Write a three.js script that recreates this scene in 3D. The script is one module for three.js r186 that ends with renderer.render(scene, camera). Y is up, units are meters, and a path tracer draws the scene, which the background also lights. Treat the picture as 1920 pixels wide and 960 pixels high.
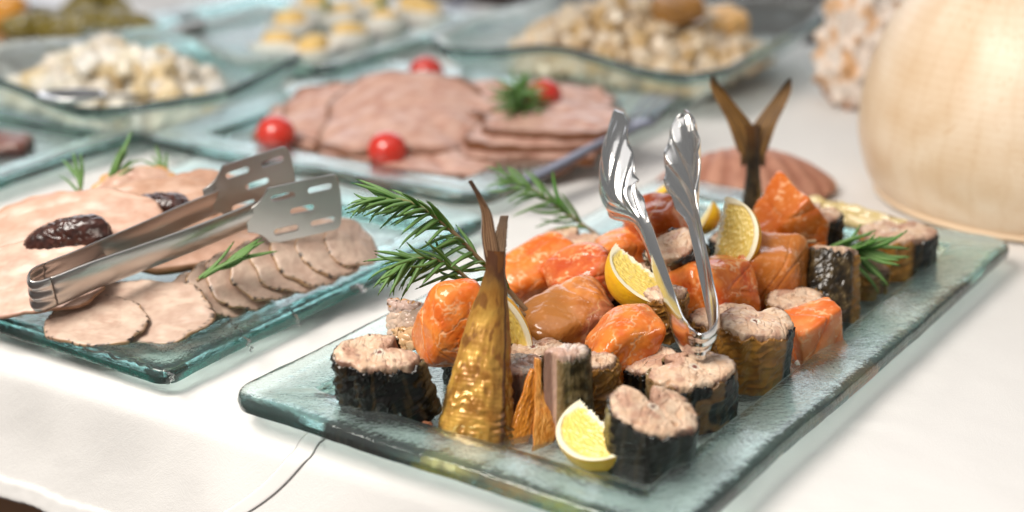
import * as THREE from 'three';
import { createNoise3D } from 'simplex-noise';
import { mergeGeometries, mergeVertices } from 'three/addons/utils/BufferGeometryUtils.js';
import { RectAreaLightUniformsLib } from 'three/addons/lights/RectAreaLightUniformsLib.js';

const scene = new THREE.Scene();
const V = (x, y, z) => new THREE.Vector3(x, y, z);

// ---- camera, light, exposure -------------------------------------------------------------
const camera = new THREE.PerspectiveCamera(18.18, 2, 0.05, 20);
camera.position.set(0, 0.4, 0);
camera.rotation.set(-0.344, 0, 0);
camera.focus = 0.93;
camera.userData.fStop = 3.4;

const renderer = new THREE.WebGLRenderer({ antialias: true });
renderer.toneMapping = THREE.LinearToneMapping;
renderer.toneMappingExposure = 1.08;
renderer.shadowMap.enabled = true;
scene.background = new THREE.Color().setRGB(0.21, 0.21, 0.21);      // dim even light of the room
RectAreaLightUniformsLib.init();
function softbox(at, to, w, h, color, power) {
  const l = new THREE.RectAreaLight(color, power, w, h);
  l.position.copy(at); l.lookAt(to); scene.add(l);
  return l;
}
softbox(V(-0.76, 1.2, -0.36), V(0.05, 0, -1.0), 0.75, 0.75, 0xfff8ef, 17);      // main lamp, left
softbox(V(-0.1, 1.35, -4.2), V(0.0, 0.2, -1.1), 3.2, 1.7, 0xf4f7ff, 1.6);             // unseen panel added behind, a bright area for the glass rims to mirror
softbox(V(0.15, 1.9, -0.55), V(0.1, 0, -1.0), 1.6, 1.4, 0xfffcfa, 0.9);              // added overhead fill, standing in for bounced light

// ---- helpers --------------------------------------------------------------------------------
function mulberry(a) { return () => { a |= 0; a = a + 0x6D2B79F5 | 0; let t = Math.imul(a ^ a >>> 15, 1 | a); t = t + Math.imul(t ^ t >>> 7, 61 | t) ^ t; return ((t ^ t >>> 14) >>> 0) / 4294967296; }; }
const noise = createNoise3D(mulberry(11));
const fbm = (x, y, z, o = 4) => { let s = 0, a = 0.5; for (let i = 0; i < o; i++) { s += a * noise(x, y, z); x *= 2.03; y *= 2.03; z *= 2.03; a *= 0.5; } return s; };
const clamp = (x, a = 0, b = 1) => Math.min(b, Math.max(a, x));
const sstep = (a, b, x) => { const t = clamp((x - a) / (b - a)); return t * t * (3 - 2 * t); };
const mix = (a, b, t) => a.map((x, i) => x + (b[i] - x) * t);
const lerp = THREE.MathUtils.lerp;
const C = (hex) => new THREE.Color(hex).toArray();

const used = {};
const numbered = (n) => { const k = used[n] = (used[n] ?? -1) + 1; return k ? n + '_' + String(k).padStart(3, '0') : n; };
function tag(o, label, category, group) {
  o.userData.label = label; o.userData.category = category;
  if (group) o.userData.group = group;
  return o;
}
function thing(name, label, category, group, pos) {
  const o = new THREE.Group(); o.name = numbered(name); scene.add(o);
  if (pos) o.position.copy(pos);
  return tag(o, label, category, group);
}
function add(name, geo, mat, parent) {
  const m = new THREE.Mesh(geo, mat); m.castShadow = m.receiveShadow = true;
  m.name = parent ? name : numbered(name);
  (parent ?? scene).add(m);
  return m;
}
function single(name, geo, mat, label, category, group) { return tag(add(name, geo, mat), label, category, group); }
function orient(o, xdir, ydir) {                                   // turn a thing by two of its axes
  const x = xdir.clone().normalize(), z = x.clone().cross(ydir).normalize(), y = z.clone().cross(x);
  o.quaternion.setFromRotationMatrix(new THREE.Matrix4().makeBasis(x, y, z));
  return o;
}
function geom(pos, idx, col, uv) {
  const g = new THREE.BufferGeometry();
  g.setAttribute('position', new THREE.Float32BufferAttribute(pos, 3));
  if (col) g.setAttribute('color', new THREE.Float32BufferAttribute(col, 3));
  if (uv) g.setAttribute('uv', new THREE.Float32BufferAttribute(uv, 2));
  g.setIndex(idx); g.computeVertexNormals();
  return g;
}
// open or wrapped grid; fn(i / nu, j / nv) gives { p, c, uv }
function grid(nu, nv, fn, wrapU = false, flip = false) {
  const pos = [], col = [], uv = [], idx = []; let hasC = false, hasU = false;
  const cu = wrapU ? nu : nu + 1;
  for (let j = 0; j <= nv; j++) for (let i = 0; i < cu; i++) {
    const r = fn(i / nu, j / nv);
    pos.push(r.p.x, r.p.y, r.p.z);
    if (r.c) { hasC = true; col.push(...r.c); }
    if (r.uv) { hasU = true; uv.push(...r.uv); }
  }
  for (let j = 0; j < nv; j++) for (let i = 0; i < nu; i++) {
    const a = j * cu + i, b = j * cu + (i + 1) % cu, c = a + cu, d = b + cu;
    if (flip) idx.push(a, b, c, b, d, c); else idx.push(a, c, b, b, c, d);
  }
  return geom(pos, idx, hasC && col, hasU && uv);
}
// closed sheet with rounded edges round a middle surface mid(u, v); th(u, v) is its thickness; color(u, v, side, p)
function sheet(nu, nv, mid, th, color, edge = 14, shift) {
  const M = [], N = [];
  for (let j = 0; j <= nv; j++) for (let i = 0; i <= nu; i++) M.push(mid(i / nu, j / nv));
  const at = (i, j) => M[Math.min(nv, Math.max(0, j)) * (nu + 1) + Math.min(nu, Math.max(0, i))];
  for (let j = 0; j <= nv; j++) for (let i = 0; i <= nu; i++) {
    const n = at(i + 1, j).clone().sub(at(i - 1, j)).cross(at(i, j + 1).clone().sub(at(i, j - 1)));
    if (n.lengthSq() < 1e-20) n.set(0, 1, 0);
    N.push(n.normalize());
  }
  const pos = [], col = [], idx = [], map = [[], []];
  for (let s = 0; s < 2; s++) for (let j = 0; j <= nv; j++) for (let i = 0; i <= nu; i++) {
    const k = j * (nu + 1) + i, border = i === 0 || j === 0 || i === nu || j === nv;
    if (s && border) { map[1][k] = map[0][k]; continue; }
    const u = i / nu, v = j / nv, e = border ? 0 : Math.sqrt(Math.max(0, (1 - Math.abs(2 * u - 1) ** edge) * (1 - Math.abs(2 * v - 1) ** edge)));
    const t = (typeof th === 'function' ? th(u, v) : th) * 0.5 * e * (s ? -1 : 1) + (shift ? shift(u, v, s) : 0);
    const p = M[k].clone().addScaledVector(N[k], t);
    map[s][k] = pos.length / 3; pos.push(p.x, p.y, p.z);
    if (color) col.push(...color(u, v, border ? 2 : s, p));
  }
  for (let s = 0; s < 2; s++) for (let j = 0; j < nv; j++) for (let i = 0; i < nu; i++) {
    const k = j * (nu + 1) + i, [a, b, c, d] = [k, k + 1, k + nu + 1, k + nu + 2].map((x) => map[s][x]);
    if (s) idx.push(a, c, b, b, c, d); else idx.push(a, b, c, b, d, c);
  }
  return geom(pos, idx, color && col);
}
const disc = (u, v) => { const a = 2 * u - 1, b = 2 * v - 1; return [a * Math.sqrt(1 - b * b / 2), b * Math.sqrt(1 - a * a / 2)]; };
const icoCache = {};
function ico(detail) {
  if (!icoCache[detail]) { const g = new THREE.IcosahedronGeometry(1, detail); g.deleteAttribute('uv'); g.deleteAttribute('normal'); icoCache[detail] = mergeVertices(g, 1e-5); }
  return icoCache[detail].clone();
}
// convex lump: planes [nx, ny, nz, distance], p sets how sharp its edges are; bump(p, d) lifts the surface, color(p, d, plane)
function lump(planes, p, detail, bump, color) {
  const g = ico(detail), a = g.attributes.position, col = [], d = V(), q = V();
  const pl = planes.map(([x, y, z, w]) => { const n = V(x, y, z).normalize(); return [n, w]; });
  for (let i = 0; i < a.count; i++) {
    d.fromBufferAttribute(a, i).normalize();
    let s = 0, best = 0, which = 0;
    pl.forEach(([n, w], k) => { const t = Math.max(0, n.dot(d)) / w; s += t ** p; if (t > best) { best = t; which = k; } });
    let r = s ** (-1 / p); q.copy(d).multiplyScalar(r);
    if (bump) { r += bump(q, d, which); q.copy(d).multiplyScalar(r); }
    a.setXYZ(i, q.x, q.y, q.z);
    if (color) col.push(...color(q, d, which));
  }
  if (color) g.setAttribute('color', new THREE.Float32BufferAttribute(col, 3));
  g.computeVertexNormals();
  return g;
}
const boxPlanes = (a, b, c) => [[1, 0, 0, a], [-1, 0, 0, a], [0, 1, 0, b], [0, -1, 0, b], [0, 0, 1, c], [0, 0, -1, c]];
const curve = (pts) => new THREE.CatmullRomCurve3(pts, false, 'centripetal');

function texture(n, fn, srgb) {
  const d = new Uint8Array(n * n * 4);
  for (let y = 0; y < n; y++) for (let x = 0; x < n; x++) { const r = fn(x / n, y / n), k = (y * n + x) * 4; const c = Array.isArray(r) ? r : [r, r, r]; d[k] = clamp(c[0]) * 255; d[k + 1] = clamp(c[1]) * 255; d[k + 2] = clamp(c[2]) * 255; d[k + 3] = 255; }
  const t = new THREE.DataTexture(d, n, n); t.magFilter = THREE.LinearFilter; t.wrapS = t.wrapT = THREE.RepeatWrapping;
  if (srgb) t.colorSpace = THREE.SRGBColorSpace;
  t.needsUpdate = true;
  return t;
}
const tor = (u, v, f, s) => { const a = u * Math.PI * 2, b = v * Math.PI * 2, k = f / (Math.PI * 2); return noise(Math.cos(a) * k + s, Math.sin(a) * k + Math.cos(b) * k, Math.sin(b) * k - s); };

// ---- materials -----------------------------------------------------------------------------
const std = (o) => new THREE.MeshStandardMaterial(o), phy = (o) => new THREE.MeshPhysicalMaterial(o);
const glassBump = texture(512, (u, v) => 0.5 + 0.2 * tor(u, v, 9, 3) + 0.2 * tor(u, v, 26, 8) + 0.14 * tor(u, v, 64, 5) + 0.08 * tor(u, v, 130, 1));
const smear = texture(512, (u, v) => { const a = tor(u, v, 5, 21), b = tor(u, v, 16, 22), c = tor(u, v, 50, 23), s = sstep(0.05, 0.5, a + 0.5 * b + 0.25 * c); return 0.22 + 0.75 * s * (0.5 + 0.5 * c); });
const M = {};
M.glass = phy({ color: new THREE.Color().setRGB(0.975, 1, 0.995), roughness: 0.13, roughnessMap: smear, transmission: 0.97, thickness: 0.01, ior: 1.5, attenuationColor: new THREE.Color().setRGB(0.7, 0.945, 0.925), attenuationDistance: 0.03, bumpMap: glassBump, bumpScale: 0.0003 });
M.paleGlass = M.glass.clone(); M.paleGlass.attenuationColor.setRGB(0.76, 0.955, 0.94);
M.tealGlass = M.glass.clone(); M.tealGlass.attenuationColor.setRGB(0.6, 0.925, 0.9);
M.crack = phy({ color: 0xffffff, roughness: 0.12, transmission: 1, thickness: 0.002, ior: 1.5, attenuationColor: new THREE.Color().setRGB(0.76, 0.955, 0.94), attenuationDistance: 0.03 });
const weave = texture(256, (u, v) => 0.5 + 0.22 * Math.sin(u * Math.PI * 128) * Math.sin(v * Math.PI * 128) + 0.15 * tor(u, v, 40, 2) + 0.1 * tor(u, v, 8, 1));
weave.repeat.set(1, 1);
M.cloth = phy({ color: C('#ebe8e4') && new THREE.Color().setRGB(0.78, 0.765, 0.745), roughness: 0.95, bumpMap: weave, bumpScale: 0.00025, sheen: 0.2, sheenColor: new THREE.Color(0xffffff), sheenRoughness: 0.6 });
M.wood = std({ color: new THREE.Color().setRGB(0.32, 0.17, 0.09), roughness: 0.6 });
M.steel = std({ color: new THREE.Color().setRGB(0.72, 0.71, 0.7), metalness: 1, roughness: 0.17 });
M.fork = std({ color: new THREE.Color().setRGB(0.2, 0.2, 0.24), metalness: 1, roughness: 0.32 });
M.satin = std({ color: new THREE.Color().setRGB(0.55, 0.53, 0.51), metalness: 1, roughness: 0.3 });
M.salmon = phy({ vertexColors: true, roughness: 0.4, specularIntensity: 0.4, clearcoat: 0.75, clearcoatRoughness: 0.09 });
M.flesh = phy({ vertexColors: true, roughness: 0.55, specularIntensity: 0.6, clearcoat: 0.45, clearcoatRoughness: 0.22 });
M.skin = phy({ vertexColors: true, roughness: 0.35, specularIntensity: 0.2, clearcoat: 0.62, clearcoatRoughness: 0.06 });
M.gold = phy({ vertexColors: true, roughness: 0.3, metalness: 0.3, clearcoat: 0.55, clearcoatRoughness: 0.18 });
M.fin = phy({ vertexColors: true, roughness: 0.5, clearcoat: 0.2, clearcoatRoughness: 0.3 });
M.pulp = phy({ vertexColors: true, roughness: 0.36, clearcoat: 0.4, clearcoatRoughness: 0.2 });
M.peel = phy({ vertexColors: true, roughness: 0.42, clearcoat: 0.25, clearcoatRoughness: 0.3 });
M.leaf = phy({ vertexColors: true, roughness: 0.55, clearcoat: 0.08, clearcoatRoughness: 0.3 });
M.stem = std({ vertexColors: true, roughness: 0.8 });
M.meat = phy({ vertexColors: true, roughness: 0.48, clearcoat: 0.35, clearcoatRoughness: 0.28 });
M.prune = phy({ vertexColors: true, roughness: 0.28, clearcoat: 0.5, clearcoatRoughness: 0.15 });
M.tomato = phy({ color: new THREE.Color().setRGB(0.62, 0.03, 0.015), roughness: 0.22, clearcoat: 0.8, clearcoatRoughness: 0.05 });
M.matte = phy({ vertexColors: true, roughness: 0.6 });
M.whiteD = phy({ vertexColors: true, roughness: 0.4, side: THREE.DoubleSide });
M.glossy = phy({ vertexColors: true, roughness: 0.35, clearcoat: 0.5, clearcoatRoughness: 0.12 });

M.skin2 = M.skin.clone(); M.skin2.side = THREE.DoubleSide;
M.flesh.side = THREE.DoubleSide;
M.peelD = M.peel.clone(); M.peelD.side = THREE.DoubleSide; M.pulpD = M.pulp.clone(); M.pulpD.side = THREE.DoubleSide;
M.leafD = M.leaf.clone(); M.leafD.side = THREE.DoubleSide;
M.steelD = M.steel;

// ---- table and cloths -------------------------------------------------------------------------
const E = { x: -0.166, z: -0.825, tx: 0.853, tz: 0.522, nx: -0.522, nz: 0.853 };       // front edge of the table
const onEdge = (t, s, y) => V(E.x + E.tx * t + E.nx * s, y, E.z + E.tz * t + E.nz * s);
function drape(t, s, hangLift, flare = 0.22, r = 0.014) {           // s: distance from the edge (outward), measured along the cloth
  if (s < -r) return [s, 0];
  const arc = r * (Math.PI / 2 - flare);
  if (s < -r + arc) { const a = (s + r) / r; return [-r + r * Math.sin(a), -r + r * Math.cos(a)]; }
  const a = Math.PI / 2 - flare, l = s + r - arc;
  return [-r + r * Math.sin(a) + l * Math.cos(a), -r + r * Math.cos(a) - l * Math.sin(a)];
}
function clothPoint(t, s, base, seed, amp = 1) {
  const [o, y] = drape(t, s);
  const hang = sstep(-0.01, 0.06, s);
  const w = 0.0013 * fbm(t * 5 + seed, s * 5, seed, 3) + 0.0006 * fbm(t * 22, s * 22 + seed, 4, 3) + 0.0006 * sstep(0.06, 0, Math.abs(noise(t * 3 + seed, s * 3, 7)));
  const fold = hang * (0.009 * noise(t * 5 + seed, 0.3, seed) + 0.004 * noise(t * 13, s * 3, seed + 2)) * amp;
  const hn = sstep(-0.014, 0.01, s);
  return onEdge(t, o + fold + (hang ? w * hang : 0) + base * hn, y + base * (1 - hn) + w * (1 - hang) + 0.001);
}
const spread = (a, b, near, k) => (x) => { const t = x * 2 - 1; return near + (t < 0 ? (near - a) : (b - near)) * Math.sign(t) * Math.abs(t) ** k; };
{
  const ft = spread(-1.5, 1.3, 0.1, 1.7);
  const fs = (v) => v < 0.75 ? -1.14 + 1.14 * (1 - (1 - v / 0.75) ** 1.8) : 0.4 * (v - 0.75) / 0.25;
  const main = (nt, t0, t1, ns, s0, name) => grid(nt, ns, (u, v) => { const t = t0 === null ? ft(u) : lerp(t0, t1, u), s = fs(lerp(s0, 1, v)); return { p: clothPoint(t, s, 0, 1), uv: [t / 0.05, s / 0.05] }; });
  const back = grid(300, 240, (u, v) => { const t = ft(u), s = fs(v * 0.745); return { p: clothPoint(t, s, 0, 1), uv: [t / 0.05, s / 0.05] }; });
  const front = grid(220, 120, (u, v) => { const t = lerp(-0.02, 0.9, u), s = lerp(fs(0.745), 0.35, v); return { p: clothPoint(t, s, 0, 1), uv: [t / 0.05, s / 0.05] }; });
  const cloth = thing('tablecloth', 'plain white cloth covering the buffet table under all the platters', 'tablecloth');
  add('cloth_top', back, M.cloth, cloth); add('cloth_drop', front, M.cloth, cloth);
  cloth.userData.kind = 'structure';
  // second cloth laid over the left part, with a hem on its free edges
  const over = thing('overlay_cloth', 'white hemmed overlay cloth hanging short over the left table edge', 'tablecloth');
  const drop = 0.085, right = (s) => 0.064 - 0.85 * Math.max(0, s + 0.004) - 4 * Math.max(0, s) ** 2 + 0.004 * Math.sin(s * 60);
  const op = (t, s, lift) => clothPoint(t, s, 0.0005 + lift, 1, 1);
  add('cloth_sheet', grid(260, 150, (u, v) => { const s = lerp(-0.5, drop - 0.012, v ** 0.8), t = lerp(-1.2, right(s) - 0.011, u ** 0.7); return { p: op(t, s, 0), uv: [t / 0.05, s / 0.05] }; }), M.cloth, over);
  const hemEdge = (w) => 0.5 * Math.sin(w * Math.PI);
  add('hem', sheet(200, 8, (u, v) => { const s = lerp(-0.5, drop, u), t = right(s) - 0.013 + 0.013 * v; return op(t, s, 0.0001); }, 0.0008, null, 8), M.cloth, over);
  add('hem', sheet(240, 8, (u, v) => { const t = lerp(-0.6, right(drop) - 0.0135, u), s = drop - 0.014 + 0.014 * v + 0.0016 * noise(t * 18, 2, 1); return op(t, s, 0).add(V(E.nx * 0.001 , 0.0002 + 0.0006 * noise(t * 120, v * 2, 3), E.nz * 0.001)); }, 0.0022, null, 8), M.cloth, over);
  // the wooden table below
  const table = thing('buffet_table', 'brown wooden table under the white cloths', 'table');
  const ang = -Math.atan2(E.tz, E.tx), slab = (t0, t1, s0, s1, y0, y1, name) => {
    const b = new THREE.BoxGeometry(t1 - t0, y1 - y0, s1 - s0), m = add(name, b, M.wood, table), c = onEdge((t0 + t1) / 2, (s0 + s1) / 2, (y0 + y1) / 2);
    m.position.copy(c); m.rotation.y = ang; return m;
  };
  slab(-1.4, 1.2, -1.1, -0.016, -0.03, -0.004, 'table_top');
  slab(-1.3, 1.1, -0.06, -0.022, -0.2, -0.0305, 'apron');
  slab(-1.3, 1.1, -1.08, -1.05, -0.13, -0.0305, 'apron');
  for (const [t, s] of [[-1.2, -0.1], [1.0, -0.1], [-1.2, -1.0], [1.0, -1.0]]) slab(t - 0.03, t + 0.03, s - 0.03, s + 0.03, -0.75, -0.031, 'leg');
  const fl = add('floor', new THREE.PlaneGeometry(9, 9), std({ color: new THREE.Color().setRGB(0.17, 0.13, 0.115), roughness: 0.8 }));
  fl.rotation.x = -Math.PI / 2; fl.position.set(0, -0.75, -3.2); fl.userData.kind = 'structure';
}

// ---- glass platters and bowls -----------------------------------------------------------------
// rings of a rounded rectangle: profile rows [inset, y]; inner rows shrink to the middle
function platterGeo(W, D, profTop, profBottom, r, seed, wob, lift) {
  const n = 360, rows = [], a = W / 2, b = D / 2;
  const ring = (inset) => {
    const aa = a - inset, bb = b - inset, rr = Math.max(0.0015, Math.min(r - inset * 0.75, aa, bb)), pts = [];
    const seg = [2 * (bb - rr), 2 * (aa - rr)], arc = rr * Math.PI / 2;
    // fixed share of points per straight and per corner so that rings join
    const ns = Math.round(n * 0.205), nc = n / 4 - ns;
    const corners = [[aa - rr, bb - rr, 0], [-(aa - rr), bb - rr, 1], [-(aa - rr), -(bb - rr), 2], [aa - rr, -(bb - rr), 3]];
    for (let k = 0; k < 4; k++) {
      const [cx, cz, q] = corners[k], [px, pz] = corners[(k + 3) % 4];
      const a0 = q * Math.PI / 2, sx = px + rr * Math.cos(a0), sz = pz + rr * Math.sin(a0), ex = cx + rr * Math.cos(a0), ez = cz + rr * Math.sin(a0);
      for (let i = 0; i < ns; i++) pts.push([lerp(sx, ex, i / ns), lerp(sz, ez, i / ns)]);
      for (let i = 0; i < nc; i++) { const t = a0 + (i / nc) * Math.PI / 2; pts.push([cx + rr * Math.cos(t), cz + rr * Math.sin(t)]); }
    }
    return pts;
  };
  const pos = [], uv = [], idx = [];
  const put = (pts, y, k, scale) => pts.forEach(([x, z]) => {
    const X = x * scale, Z = z * scale, e = Math.max(Math.abs(X) / a, Math.abs(Z) / b);
    const d = 0.00045 * fbm(X * 45 + seed, Z * 45, k * 3 + seed, 3) + wob * noise(X * 9 + seed, Z * 9, seed) * sstep(0.5, 1, e);
    pos.push(X + 0.6 * d * noise(X * 30, Z * 30, seed + 9), y + d + (lift ? lift(X, Z) : 0), Z); uv.push(X / 0.12, Z / 0.12);
  });
  let count = 0;
  const lastTop = profTop[profTop.length - 1];
  const inner = 26;
  for (let i = inner; i >= 1; i--) { put(ring(lastTop[0]), lastTop[1], 0, 1 - (i / inner) ** 1.0 * 0.998); count++; }
  for (let i = profTop.length - 1; i >= 0; i--) { put(ring(profTop[i][0]), profTop[i][1], 0, 1); count++; }
  for (const [ins, y] of profBottom) { put(ring(ins), y, 1, 1); count++; }
  const lb = profBottom[profBottom.length - 1];
  for (let i = 1; i <= inner; i++) { put(ring(lb[0]), lb[1], 1, 1 - (i / inner) * 0.998); count++; }
  const N = pos.length / 3 / count;
  for (let j = 0; j < count - 1; j++) for (let i = 0; i < N; i++) {
    const p = j * N + i, q = j * N + (i + 1) % N;
    idx.push(p, q, p + N, q, q + N, p + N);
  }
  for (const base of [0, (count - 1) * N]) { const c = pos.length / 3; let y = 0; for (let i = 0; i < N; i++) y += pos[(base + i) * 3 + 1] / N; pos.push(0, y, 0); uv.push(0, 0); for (let i = 0; i < N; i++) { const q = base + (i + 1) % N; if (base) idx.push(base + i, q, c); else idx.push(c, q, base + i); } }
  const g = geom(pos, idx, null, uv);
  // outward check
  const p = g.attributes.position, ix = g.index.array; let vol = 0; const A = V(), B = V(), Cc = V();
  for (let i = 0; i < ix.length; i += 3) { A.fromBufferAttribute(p, ix[i]); B.fromBufferAttribute(p, ix[i + 1]); Cc.fromBufferAttribute(p, ix[i + 2]); vol += A.dot(B.cross(Cc)); }
  if (vol < 0) { for (let i = 0; i < ix.length; i += 3) { const t = ix[i]; ix[i] = ix[i + 1]; ix[i + 1] = t; } g.computeVertexNormals(); }
  return g;
}
function smoothProfile(pts, n = 4) {
  const c = new THREE.CatmullRomCurve3(pts.map(([x, y]) => V(x, y, 0)), false, 'centripetal'), out = [];
  const m = (pts.length - 1) * n;
  for (let i = 0; i <= m; i++) { const p = c.getPoint(i / m); out.push([p.x, p.y]); }
  return out;
}
function platter(W, D, rim, label, group, pos, angle, seed, o = {}) {
  const h = o.h ?? 0.02, th = o.th ?? 0.0115, r = o.r ?? 0.02, floor = o.floor ?? 0.0085, well = o.well ?? 0.0075;
  const top = smoothProfile([[0.0004, h - th * 0.5], [0.0018, h - th * 0.14], [0.006, h], [rim * 0.5, h - 0.0007], [rim - 0.002, h - 0.002], [rim + 0.002, h - 0.0035], [rim + well * 0.5, (h + floor) / 2 - 0.001], [rim + well, floor + 0.0004], [rim + well + 0.006, floor]]);
  const bot = smoothProfile([[0.0012, h - th * 0.85], [0.005, h - th], [rim * 0.55, h - th - 0.0015], [rim, h - th - 0.003], [rim + well, 0.0016], [rim + well + 0.008, 0.0014]]);
  const g = platterGeo(W, D, top, bot, r, seed, o.wob ?? 0.001, o.lift);
  const t = thing(o.name ?? 'glass_platter', label, o.cat ?? 'platter', group, pos);
  add('glass_body', g, o.mat ?? M.glass, t);
  t.rotation.y = -angle;
  return t;
}
const FLOOR = 0.0115;                                             // top of a platter's floor above the table
platter(0.29, 0.514, 0.036, 'rectangular rippled green glass platter heaped with smoked fish, in front', null, V(0.1, 0.004, -0.955), 0.593, 2);
{
  const a = 0.573, W = 0.3, D = 0.345, F = V(-0.2029,0.006,-0.8566);
  const e1 = V(Math.cos(a), 0, Math.sin(a)), e2 = V(Math.sin(a), 0, -Math.cos(a));
  platter(W, D, 0.034, 'green glass platter with cracked rim carrying roast slices, at left', null, F.clone().addScaledVector(e1, -W / 2).addScaledVector(e2, D / 2).setY(0.004), a, 7, { r: 0.012, wob: 0.0012, h: 0.018, th: 0.012, mat: M.tealGlass });
}
platter(0.365, 0.375, 0.045, 'pale green glass platter with pork slices and cherry tomatoes, mid table', null, V(-0.0843,0,-1.4371).setY(0.003), 0.54, 12, { r: 0.03, mat: M.paleGlass });
{
  const W = 0.34, D = 0.3, F = V(-0.3562,0.008,-1.3976), a = 0.52;
  platter(W, D, 0.035, 'glass plate at the left edge with something dark on it', null, F.clone().addScaledVector(V(Math.cos(a), 0, Math.sin(a)), -W / 2 + 0.03).addScaledVector(V(Math.sin(a), 0, -Math.cos(a)), -D * 0.5 + 0.02).setY(0.003), a, 17, { r: 0.02 });
}

// ---- salmon -----------------------------------------------------------------------------------
function salmonGeo(a, b, c, seed, o = {}) {
  const rn = mulberry(seed * 77 + 5), pl = boxPlanes(a, b, c).map(([x, y, z, w]) => [x + (rn() - 0.5) * 0.5, y + (rn() - 0.5) * 0.5, z + (rn() - 0.5) * 0.5, w * (0.86 + 0.24 * rn())]);
  for (let k = 0; k < (o.cuts ?? 7); k++) { const x = rn() * 2 - 1, y = rn() * 2 - 1, z = rn() * 2 - 1, l = Math.hypot(x, y, z) || 1; pl.push([x, y, z, (Math.abs(x) * a + Math.abs(y) * b + Math.abs(z) * c) / l * (0.6 + 0.2 * rn())]); }
  const R = Math.cbrt(a * b * c), ax = V(rn() - 0.5, rn() - 0.5, rn() - 0.5).normalize(), bx = V(rn() - 0.5, rn() - 0.5, rn() - 0.5).normalize();
  const deep = o.deep ?? [0.68, 0.13, 0.014], light = o.light ?? [0.86, 0.28, 0.05], fat = o.fat ?? [0.88, 0.5, 0.26], brown = o.brown ?? [0.42, 0.13, 0.02];
  const stripe = (p) => { const w = p.dot(ax) * 210 + 2.4 * fbm(p.x * 55 + seed, p.y * 55, p.z * 55, 3) + p.dot(bx) ** 2 * 1800; return Math.abs(Math.sin(w)); };
  return lump(pl, o.p ?? 6.5, o.detail ?? 40, (p, d) => 0.14 * R * fbm(p.x * 28 + seed, p.y * 28, p.z * 28, 2) - 0.0008 * sstep(0.16, 0.0, Math.abs(noise(p.dot(ax) * 45 + seed, p.dot(bx) * 22, seed * 2))) - 0.00035 * sstep(0.14, 0, stripe(p)) + 0.0002 * fbm(p.x * 200, p.y * 200 + seed, p.z * 200, 2) + 0.00012 * noise(p.dot(bx) * 420, p.dot(ax) * 70, seed) + (o.fold ? o.fold(p) : 0), (p, d, w) => {
    const n = fbm(p.x * 45 + 7 + seed, p.y * 45, p.z * 45, 4), m = fbm(p.x * 160, p.y * 160 + seed, p.z * 160, 3);
    let k = mix(deep, light, clamp(0.45 + 0.9 * n + 0.25 * m));
    k = mix(k, fat, 0.85 * sstep(0.2, 0.04, stripe(p)) * sstep(-0.25, 0.2, n + 0.2));
    if (o.brownSide) { const s = d.dot(o.brownSide); k = mix(k, brown, sstep(0.05, 0.5, s + 0.25 * n) * (o.brownK ?? 0.85)); }
    if (o.whorl) { const q = d.angleTo(o.whorl), rg = Math.abs(Math.sin(q * 9 + 1.5 * noise(p.x * 90, p.y * 90, p.z * 90))); k = mix(k, mix([0.56, 0.2, 0.1], [0.74, 0.42, 0.22], sstep(0.35, 0.1, rg)), sstep(0.85, 0.7, q)); }
    k = mix(k, fat, 0.3 * sstep(0.25, 0.5, m));
    return k;
  });
}
const salmon = (at, dims, rot, seed, label, o = {}) => {
  const s = single('salmon_chunk', salmonGeo(...dims.map((k) => k * 1.07), seed, o), M.salmon, label, 'salmon', 'salmon chunks heaped on the front platter');
  s.position.copy(at); s.rotation.set(...rot); return s;
};
salmon(V(-0.0349,0.0518,-0.852), [0.0155, 0.0255, 0.017], [0.1, 0.3, -0.2], 1, 'orange salmon chunk standing just left of the golden fish tail', { cuts: 6 });
salmon(V(0.0162,0.0334,-0.99), [0.021, 0.0185, 0.018], [0.1, 0.5, 0.25], 2, 'orange salmon chunk behind the rosemary stems, right of the thin golden tail tip', { cuts: 6 });
salmon(V(0.0476,0.0416,-0.955), [0.023, 0.0165, 0.02], [0.2, 0.2, 0.25], 3, 'reddish salmon chunk with wet highlights above the brown rounded one', { deep: [0.52, 0.075, 0.015], light: [0.72, 0.2, 0.05] });
salmon(V(0.0345,0.0301,-0.905), [0.029, 0.0205, 0.021], [0.15, 0.25, 0.12], 4, 'big rounded amber brown salmon chunk in the middle of the heap', { p: 4.5, cuts: 5, whorl: V(0.75, 0.0, 0.65).normalize(), deep: [0.42, 0.13, 0.022], light: [0.68, 0.25, 0.06], brownSide: V(-0.8, 0.3, 0.2), brown: [0.36, 0.14, 0.03], fat: [0.66, 0.32, 0.16] });
salmon(V(0.0622,0.0375,-0.852), [0.0175, 0.0235, 0.0165], [0.05, 0.35, -0.4], 5, 'bright orange salmon chunk in front of the tongs, below the top lemon wedge', { cuts: 5, light: [0.85, 0.27, 0.04] });
salmon(V(0.0728,0.047,-1), [0.018, 0.0125, 0.016], [0.2, 0.6, 0.1], 6, 'orange salmon chunk at the foot of the left tong head', {});
salmon(V(0.0967,0.0563,-1.01), [0.0215, 0.0185, 0.018], [0.1, 0.3, 0.12], 7, 'dark red orange salmon chunk between the two tong arms', { p: 16, deep: [0.4, 0.06, 0.008], light: [0.55, 0.11, 0.015] });
salmon(V(0.1285,0.0416,-0.935), [0.0225, 0.0185, 0.019], [0.1, 0.5, -0.35], 8, 'orange red salmon chunk seen through and right of the tong arm', { p: 15, deep: [0.6, 0.09, 0.012] });
salmon(V(0.1622,0.0368,-0.965), [0.0215, 0.025, 0.018], [0.0, -0.2, 0.06], 9, 'tall orange salmon chunk with brown skin side under the right lemon wedge', { brownSide: V(0.7, 0.5, 0.3), brown: [0.5, 0.17, 0.03], cuts: 4 });
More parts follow.
